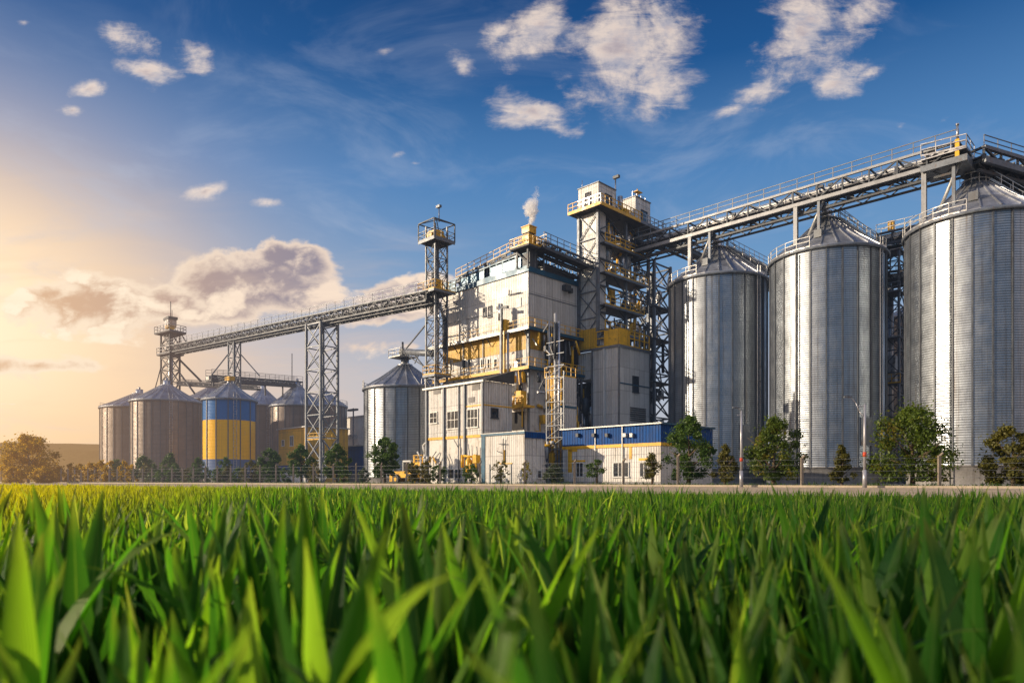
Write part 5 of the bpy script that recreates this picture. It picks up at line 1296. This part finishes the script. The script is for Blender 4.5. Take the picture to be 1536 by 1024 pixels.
# ================================================================= fence and lamps
fe = bpy.data.objects.new('wire_fence', None); col.objects.link(fe); fe['_o'] = (0, 0, 0); tag(fe, 'long wire fence on concrete posts between the dirt road and the plant', 'fence')
def fpt(px): Yp = FY(px); return ((px-768)/1024.0*Yp, Yp)
posts = [1620, 1409, 1203, 1017, 935, 862, 787, 720, 660, 610, 572, 534, 500, 470, 440, 414, 390, 368, 346, 326, 308, 290, 274, 258, 243, 228, 214, 200, 188, 176, 164, 152, 142, 132, 122, 112, 102, 92, 82, 72, 62, 52, 42, 32, 22, 12, 2, -10]
pv = None
wm = MB('frame_steel')
for px in posts:
    x, y = fpt(px)
    h = 2.15 if px > 1100 or px < 1000 else 2.45
    m = MB('post_concrete' if px != 1203 else 'post_concrete'); m.bar((x, y, -0.2), (x, y, h), 0.17); m.bar((x, y, h-0.05), (x+0.12, y-0.22, h+0.18), 0.12)
    part(m, 'post', fe)
    if pv:
        for zz in (0.25, 0.7, 1.15, 1.6, 2.0): wm.bar((*pv, zz), (x, y, zz), 0.012)
    pv = (x, y)
part(wm, 'wire', fe)
def lamp(px, top, z, label, arm):
    x = (px-768)/1024.0*z; H = EYE+(HY-top)/1024.0*z
    o = bpy.data.objects.new('lamp_post', None); col.objects.link(o); o.location = (x, z, 0); o['_o'] = (0, 0, 0); tag(o, label, 'lamp post', 'lamp posts by the fence')
    part(MB('lamp_paint').tube((0, 0, 0), (0, 0, 1.2), 0.14, n=12).tube((0, 0, 1.2), (0, 0, H), 0.10, 0.07, n=12), 'pole', o)
    part(MB('red_band').tube((0, 0, 2.1 if arm else 1.9), (0, 0, 2.4 if arm else 2.15), 0.115, n=12), 'red_band', o)
    a = MB('lamp_paint')
    if arm:
        a.path([(0, 0, H-0.9), (-0.35, 0, H-0.5), (-0.6, 0, H+0.1), (-0.9, 0, H+0.45)], 0.035, 6); a.path([(0, 0, H-0.1), (-0.5, 0, H-0.15)], 0.03, 6)
    else: a.path([(0, 0, H), (-0.25, 0, H+0.25)], 0.04, 6).bar((-0.3, 0, H-0.3), (0.25, 0, H-0.3), 0.06)
    part(a, 'arm', o)
    hx = -1.1 if arm else -0.35
    hh_ = MB('frame_steel'); hh_.box(hx-0.28, hx+0.22, -0.1, 0.1, H+(0.42 if arm else 0.2), H+(0.54 if arm else 0.3)); part(hh_, 'lamp_head', o)
lamp(1297, 606, 46.0, 'slim pale lamp post with curved arm and red band before the middle tall silo', True)
lamp(1112, 616, 50.5, 'slim pale lamp post with a short top and red band before the first tall silo', False)

# ================================================================= steam
sm_ = bpy.data.materials.new('steam'); sm_.use_nodes = True
t = NT(sm_.node_tree); t.n.clear(); out = t.node('ShaderNodeOutputMaterial')
oc = t.node('ShaderNodeTexCoord').outputs['Object']
nz = t.noise(oc, 1.1, 5, 0.62, 0.5)
vs_ = t.node('ShaderNodeVolumePrincipled')
vs_.inputs['Color'].default_value = (1, 1, 1, 1); vs_.inputs['Anisotropy'].default_value = 0.0
ax, ay, az_ = t.sep(oc)[:3]
cxm = t.m('MULTIPLY', az_, 0.17)
wob = t.m('MULTIPLY', t.m('SINE', t.m('MULTIPLY', az_, 1.5)), 0.22)
dx = t.m('SUBTRACT', t.m('SUBTRACT', ax, cxm), wob)
rad_ = t.vm('LENGTH', t.comb(dx, ay, 0.0))
rr_ = t.m('ADD', t.m('MULTIPLY', t.rng(az_, 0, 3.2, 0.45, 1.25), 1.0), t.m('MULTIPLY', t.m('SUBTRACT', nz, 0.5), 2.6))
gap = t.rng(t.m('ABSOLUTE', t.m('SUBTRACT', az_, 4.4)), 0.0, 0.35, 0.55, 1.0)
edge = t.rng(t.m('SUBTRACT', t.m('MULTIPLY', t.m('MULTIPLY', rr_, t.rng(az_, 3.2, 6.0, 1.0, 0.35)), gap), rad_), 0.0, 0.45)
t.put(vs_.inputs['Density'], t.m('MULTIPLY', edge, t.rng(az_, 0, 5.4, 4.2, 0.35)))
t.l.new(vs_.outputs[0], out.inputs['Volume']); MATS['steam'] = sm_
sx_, sy_ = XY(su, sv)
m = MB('steam'); m.lathe([(0.0, 0.02), (0.5, 0.0), (1.3, 1.2), (1.9, 3.0), (1.9, 5.0), (1.0, 6.2), (0.0, 6.3)], n=16)
for i in range(len(m.v)): x, y, z_ = m.v[i]; m.v[i] = (x+z_*0.17, y, z_)
so = m.build('steam_plume'); so.location = (sx_, sy_, 31.15); so.scale = (0.82, 0.82, 0.78); tag(so, 'white puff of steam rising from the yellow stack', 'steam')

# ================================================================= sky
SUN_DIR = (-0.996, -0.087, math.tan(radians(19)))
wd = bpy.data.worlds.new('World'); sc.world = wd; wd.use_nodes = True
t = NT(wd.node_tree); t.n.clear(); out = t.node('ShaderNodeOutputWorld'); bg = t.node('ShaderNodeBackground')
D = t.vm('NORMALIZE', t.node('ShaderNodeTexCoord').outputs['Generated'])
dx, dy, dz = t.sep(D)[:3]
hor = t.m('SQRT', t.m('ADD', t.m('MULTIPLY', dx, dx), t.m('MULTIPLY', dy, dy)))
el = t.m('DIVIDE', dz, t.m('MAXIMUM', hor, 0.02))           # tangent of elevation
az = t.m('ARCTAN2', dx, dy)                                  # 0 ahead, negative to the left
elc = t.m('MINIMUM', el, 1.2)
base = t.ramp(t.m('MULTIPLY', elc, 1/1.2), [(0.0, lin((206, 198, 198))), (0.12, lin((176, 188, 208))), (0.24, lin((116, 160, 204))), (0.36, lin((82, 134, 190))), (0.50, lin((22, 84, 146))), (0.62, lin((8, 62, 120))), (0.8, lin((6, 52, 104))), (1.0, lin((4, 48, 104)))])
nis = t.node('ShaderNodeTexSky', sky_type='NISHITA'); nis.sun_disc = False
nis.sun_elevation = radians(17); nis.sun_rotation = math.atan2(SUN_DIR[0], SUN_DIR[1]); nis.air_density = 1.4; nis.dust_density = 2.0; nis.ozone_density = 3.0
nisc = t.mix(1.0, nis.outputs[0], (0.10, 0.10, 0.10, 1), 'MULTIPLY')
sky = t.mix(0.10, base, nisc)
# evening glow towards the sun side
g1 = t.m('POWER', t.m('ADD', t.m('POWER', t.m('MULTIPLY', t.m('ADD', az, 0.72), 1/0.34), 2.0), t.m('POWER', t.m('MULTIPLY', t.m('SUBTRACT', el, 0.18), 1/0.25), 2.0)), 0.5)
w1 = t.m('MULTIPLY', t.m('EXPONENT', t.m('MULTIPLY', t.m('MULTIPLY', g1, g1), -1.35)), 0.95)
azl = t.rng(az, -0.72, 0.25, 1.0, 0.0)
low = t.m('MULTIPLY', t.rng(el, 0.0, 0.42, 0.9, 0.0), azl)
vl_ = t.m('MULTIPLY', t.rng(az, -0.75, -0.05, 0.55, 0.0), t.rng(el, 0.62, 0.12))
sky = t.mix(vl_, sky, lin((160, 164, 190)))
sky = t.mix(low, sky, t.mix(t.rng(az, -0.35, -0.62), lin((232, 208, 186)), lin((255, 200, 122))))
sky = t.mix(w1, sky, (1.04, 0.69, 0.40, 1))
w2 = t.m('MULTIPLY', t.m('EXPONENT', t.m('MULTIPLY', t.m('MULTIPLY', g1, g1), -3.2)), 1.0)
sky = t.mix(w2, sky, (1.2, 0.95, 0.66, 1))
vn = t.noise(t.vm('MULTIPLY', D, (1.6, 1.6, 4.2)), 2.6, 6, 0.6, 0.8)
sky = t.mix(t.m('MULTIPLY', t.rng(vn, 0.46, 0.74), t.rng(el, 0.75, 0.15, 0.12, 0.42)), sky, lin((186, 196, 216)))
# soft veil of thin cloud
# ---- clouds, laid out over the sky ahead
py_ = t.m('MAXIMUM', dy, 0.05)
P = t.comb(t.m('DIVIDE', dx, py_), t.m('DIVIDE', dz, py_), 0.0)
def cpos(px, py): return ((px-768)/1024.0, (HY-py)/1024.0)
def ell(px, py, rx, ry, rot=0.0, w=1.0):
    cx, cy = cpos(px, py)
    mp = t.node('ShaderNodeMapping', vector_type='TEXTURE')
    t.l.new(P, mp.inputs['Vector']); mp.inputs['Location'].default_value = (cx, cy, 0); mp.inputs['Rotation'].default_value = (0, 0, radians(rot)); mp.inputs['Scale'].default_value = (rx*1.3/1024.0, ry*1.3/1024.0, 1)
    d = t.vm('LENGTH', mp.outputs[0])
    return t.rng(d, 0.0, 1.35, w, 0.0, smooth=False)
def union(ls):
    a = ls[0]
    for b in ls[1:]: a = t.m('MAXIMUM', a, b)
    return a
def density(P_, mask, scale, seed, stretch, rot, lo, hi, detail=7, rough=0.6, k=0.62, dist=0.35, fine=0.0):
    mp = t.node('ShaderNodeMapping'); t.l.new(P_, mp.inputs['Vector']); mp.inputs['Rotation'].default_value = (0, 0, radians(rot)); mp.inputs['Scale'].default_value = stretch; mp.inputs['Location'].default_value = (seed, seed*0.7, 0)
    n = t.noise(mp.outputs[0], scale, detail, rough, dist)
    mp2 = t.node('ShaderNodeMapping'); t.l.new(P_, mp2.inputs['Vector']); mp2.inputs['Rotation'].default_value = (0, 0, radians(-38)); mp2.inputs['Scale'].default_value = (0.55, 1.7, 1)
    n2_ = t.noise(mp2.outputs[0], scale*3.0, 6, 0.68, 0.5)
    v = t.m('ADD', t.m('MULTIPLY', mask, k), t.m('ADD', t.m('MULTIPLY', n, 1-fine), t.m('MULTIPLY', n2_, fine)))
    return t.rng(v, lo, hi), v
front = t.m('GREATER_THAN', dy, 0.08)
# high white clouds
mh = union([ell(175, 55, 62, 26, -25), ell(222, 112, 58, 24, -15), ell(132, 134, 36, 16, 10), ell(108, 166, 28, 12), ell(292, 84, 34, 34, -60, 0.75), ell(36, 34, 20, 10, 0, 0.7),
            ell(690, 98, 42, 24, -40, 0.9), ell(812, 40, 82, 50, 35, 1.0), ell(930, 70, 110, 105, 60, 1.08), ell(985, 110, 75, 75, 0, 1.0), ell(880, 140, 60, 45, 0, 0.95), ell(800, 168, 74, 32, -15, 1.0),
            ell(1205, 50, 105, 70, 50, 1.0), ell(1145, 130, 92, 34, 35, 1.0), ell(1250, 128, 70, 28, 28, 0.95), ell(594, 233, 26, 12, 25, 0.85), ell(306, 288, 38, 17, 15, 0.9), ell(405, 304, 32, 10, 0, 0.85), ell(870, 60, 60, 50, 0, 0.9), ell(845, 120, 50, 40, 30, 0.8), ell(1000, 40, 60, 70, 0, 1.0), ell(1020, 150, 40, 30, 0, 0.8), ell(1290, 20, 60, 40, 30, 0.9), ell(1095, 165, 50, 16, 20, 0.95), ell(780, 180, 60, 20, 0, 0.95), ell(752, 45, 45, 25, 30, 0.8), ell(1300, 112, 40, 14, 20, 0.8), ell(1350, 190, 22, 12, 40, 0.62), ell(1415, 180, 30, 12, 20, 0.5), ell(622, 245, 16, 5, 0, 0.7), ell(577, 75, 26, 12, 20, 0.58)])
dh1, vh = density(P, mh, 8.5, 3.1, (1.0, 1.15, 1), -22, 0.73, 1.02, k=0.52, rough=0.62, dist=0.3, fine=0.30)
mp = t.vm('ADD', P, (-0.020, 0.022, 0.0))
dh2, vh2 = density(mp, mh, 8.5, 3.1, (1.0, 1.15, 1), -22, 0.73, 1.02, k=0.52, rough=0.62, dist=0.3, fine=0.30)
sh = t.rng(t.m('SUBTRACT', vh, vh2), -0.16, 0.10, 0.0, 1.0)
thick = t.rng(vh, 0.92, 1.12)
cc = t.mix(sh, lin((150, 158, 182)), lin((246, 226, 210)))
cc = t.mix(t.m('MULTIPLY', thick, 0.75), cc, lin((148, 140, 158)))
lx = t.rng(t.m('ABSOLUTE', t.m('SUBTRACT', vh, 0.90)), 0.0, 0.10, 0.35, 0.0)
cc = t.mix(lx, cc, lin((250, 232, 216)))
sky = t.mix(t.m('MULTIPLY', t.m('MULTIPLY', dh1, 0.94), front), sky, cc)
# cumulus bank low over the plant's left side
ml = union([ell(300, 470, 150, 22, 0, 0.85), ell(420, 385, 45, 25, 0, 1.0), ell(80, 440, 50, 25, 0, 0.9), ell(620, 520, 60, 14, 5, 0.7), ell(110, 462, 80, 42, 0, 1.0), ell(175, 448, 90, 48, 0, 1.05), ell(250, 455, 90, 38, 0, 1.0), ell(325, 425, 85, 48, 0, 1.1), ell(400, 425, 80, 50, 0, 1.1), ell(455, 395, 62, 32, -8, 1.05), ell(430, 440, 70, 30, 0, 1.0), 
            ell(55, 548, 115, 18, 0, 0.9), ell(610, 440, 70, 26, 10, 0.95), ell(560, 478, 90, 22, 8, 0.75), ell(545, 520, 120, 22, 5, 0.62), ell(20, 606, 40, 6, 0, 0.7)])
dl1, vl = density(P, ml, 7.5, 7.7, (1, 1.5, 1), 0, 0.74, 0.84, 8, 0.57, 0.58, 0.25)
mp = t.vm('ADD', P, (-0.014, 0.034, 0.0))
dl2, vl2 = density(mp, ml, 7.5, 7.7, (1, 1.5, 1), 0, 0.74, 0.84, 8, 0.57, 0.58, 0.25)
shl = t.rng(t.m('SUBTRACT', vl, vl2), -0.03, 0.13, 0.0, 1.0)
rim = t.rng(vl, 0.82, 0.98, 1.0, 0.0)
left = t.rng(dx, -0.62, -0.25, 1.0, 0.0)
body = t.mix(left, lin((150, 140, 152)), lin((226, 184, 146)))
lit = t.mix(left, lin((255, 230, 206)), (1.1, 0.92, 0.70, 1))
cl = t.mix(t.m('MAXIMUM', shl, t.m('MULTIPLY', rim, 0.8)), body, lit)
sky = t.mix(t.m('MULTIPLY', t.m('MULTIPLY', dl1, 0.93), front), sky, cl)
# wide soft hazy streaks near the horizon
st_ = t.noise(t.vm('MULTIPLY', P, (1.6, 9.0, 1)), 2.2, 5, 0.55, 0.4)
sm2 = t.m('MULTIPLY', t.rng(st_, 0.48, 0.7), t.m('MULTIPLY', t.rng(el, 0.02, 0.14), t.rng(el, 0.42, 0.18)))
sky = t.mix(t.m('MULTIPLY', t.m('MULTIPLY', sm2, 0.5), front), sky, t.mix(azl, lin((178, 176, 196)), lin((250, 216, 178))))
# the sky behind the viewer: warm to the sun side, cool ahead of the silos, an added warm strip at right rear to reflect in the silos
back = t.rng(dy, 0.25, -0.25)
phi = t.m('ARCTAN2', t.m('MULTIPLY', dx, -1.0), t.m('MULTIPLY', dy, -1.0))   # 0 behind, positive towards the sun side
bb_ = t.ramp(t.rng(phi, -2.2, 2.2, 0.0, 1.0, smooth=False), [(0.0, lin((70, 70, 78))), (0.18, lin((74, 62, 56))), (0.235, lin((100, 76, 60))), (0.27, lin((236, 184, 136))), (0.31, lin((120, 116, 122))), (0.37, lin((80, 108, 132))), (0.54, lin((78, 106, 134))), (0.62, lin((118, 134, 150))), (0.72, lin((226, 200, 176))), (0.85, lin((236, 206, 172))), (1.0, lin((252, 214, 166)))])
bn = t.mix(t.rng(el, 0.25, 1.0), bb_, t.mix(t.rng(phi, 0.2, -0.4), lin((70, 108, 156)), lin((196, 190, 196))))
kb_ = t.m('ADD', t.rng(phi, -0.1, 1.3, 1.3, 2.1), t.rng(phi, -0.3, -0.9, 0.0, 0.4))  # unseen rear sky brightened as added fill light
bn = t.mix(1.0, bn, t.comb(kb_, kb_, kb_), 'MULTIPLY')
sky = t.mix(back, sky, bn)
# below the horizon: dark fields
sky = t.mix(t.rng(el, 0.0, -0.06), sky, lin((58, 62, 36)))
t.put(bg.inputs[0], sky); bg.inputs[1].default_value = 1.0
t.l.new(bg.outputs[0], out.inputs[0])
wd.cycles.sampling_method = 'MANUAL'; wd.cycles.sample_map_resolution = 512

sun = bpy.data.objects.new('sun', bpy.data.lights.new('sun', 'SUN')); col.objects.link(sun)
sun.data.energy = 5.0; sun.data.angle = radians(0.6); sun.data.color = (1.0, 0.81, 0.58)
from mathutils import Vector
sd = Vector((-0.996, -0.087, 0)).normalized(); sd = Vector((sd.x*cos(radians(17)), sd.y*cos(radians(17)), sin(radians(17))))
sun.rotation_euler = sd.to_track_quat('Z', 'Y').to_euler()

cam = bpy.data.objects.new('camera', bpy.data.cameras.new('camera')); col.objects.link(cam)
cam.location = (0, 0, EYE); cam.rotation_euler = (radians(90), 0, 0)
cd = cam.data; cd.lens = 24; cd.sensor_width = 36; cd.shift_y = 207/1536.0; cd.clip_start = 0.05; cd.clip_end = 9000
cd.dof.use_dof = True; cd.dof.focus_distance = 55; cd.dof.aperture_fstop = 1.6
sc.camera = cam
sc.view_settings.view_transform = 'Standard'; sc.view_settings.look = 'None'; sc.view_settings.exposure = 0
sc.cycles.max_bounces = 8; sc.cycles.diffuse_bounces = 2; sc.cycles.glossy_bounces = 3; sc.cycles.transmission_bounces = 3; sc.cycles.volume_bounces = 8; sc.cycles.transparent_max_bounces = 6
sc.cycles.use_denoising = True; sc.cycles.volume_step_rate = 1.0
for o in bpy.data.objects:
    if '_o' in o: del o['_o']
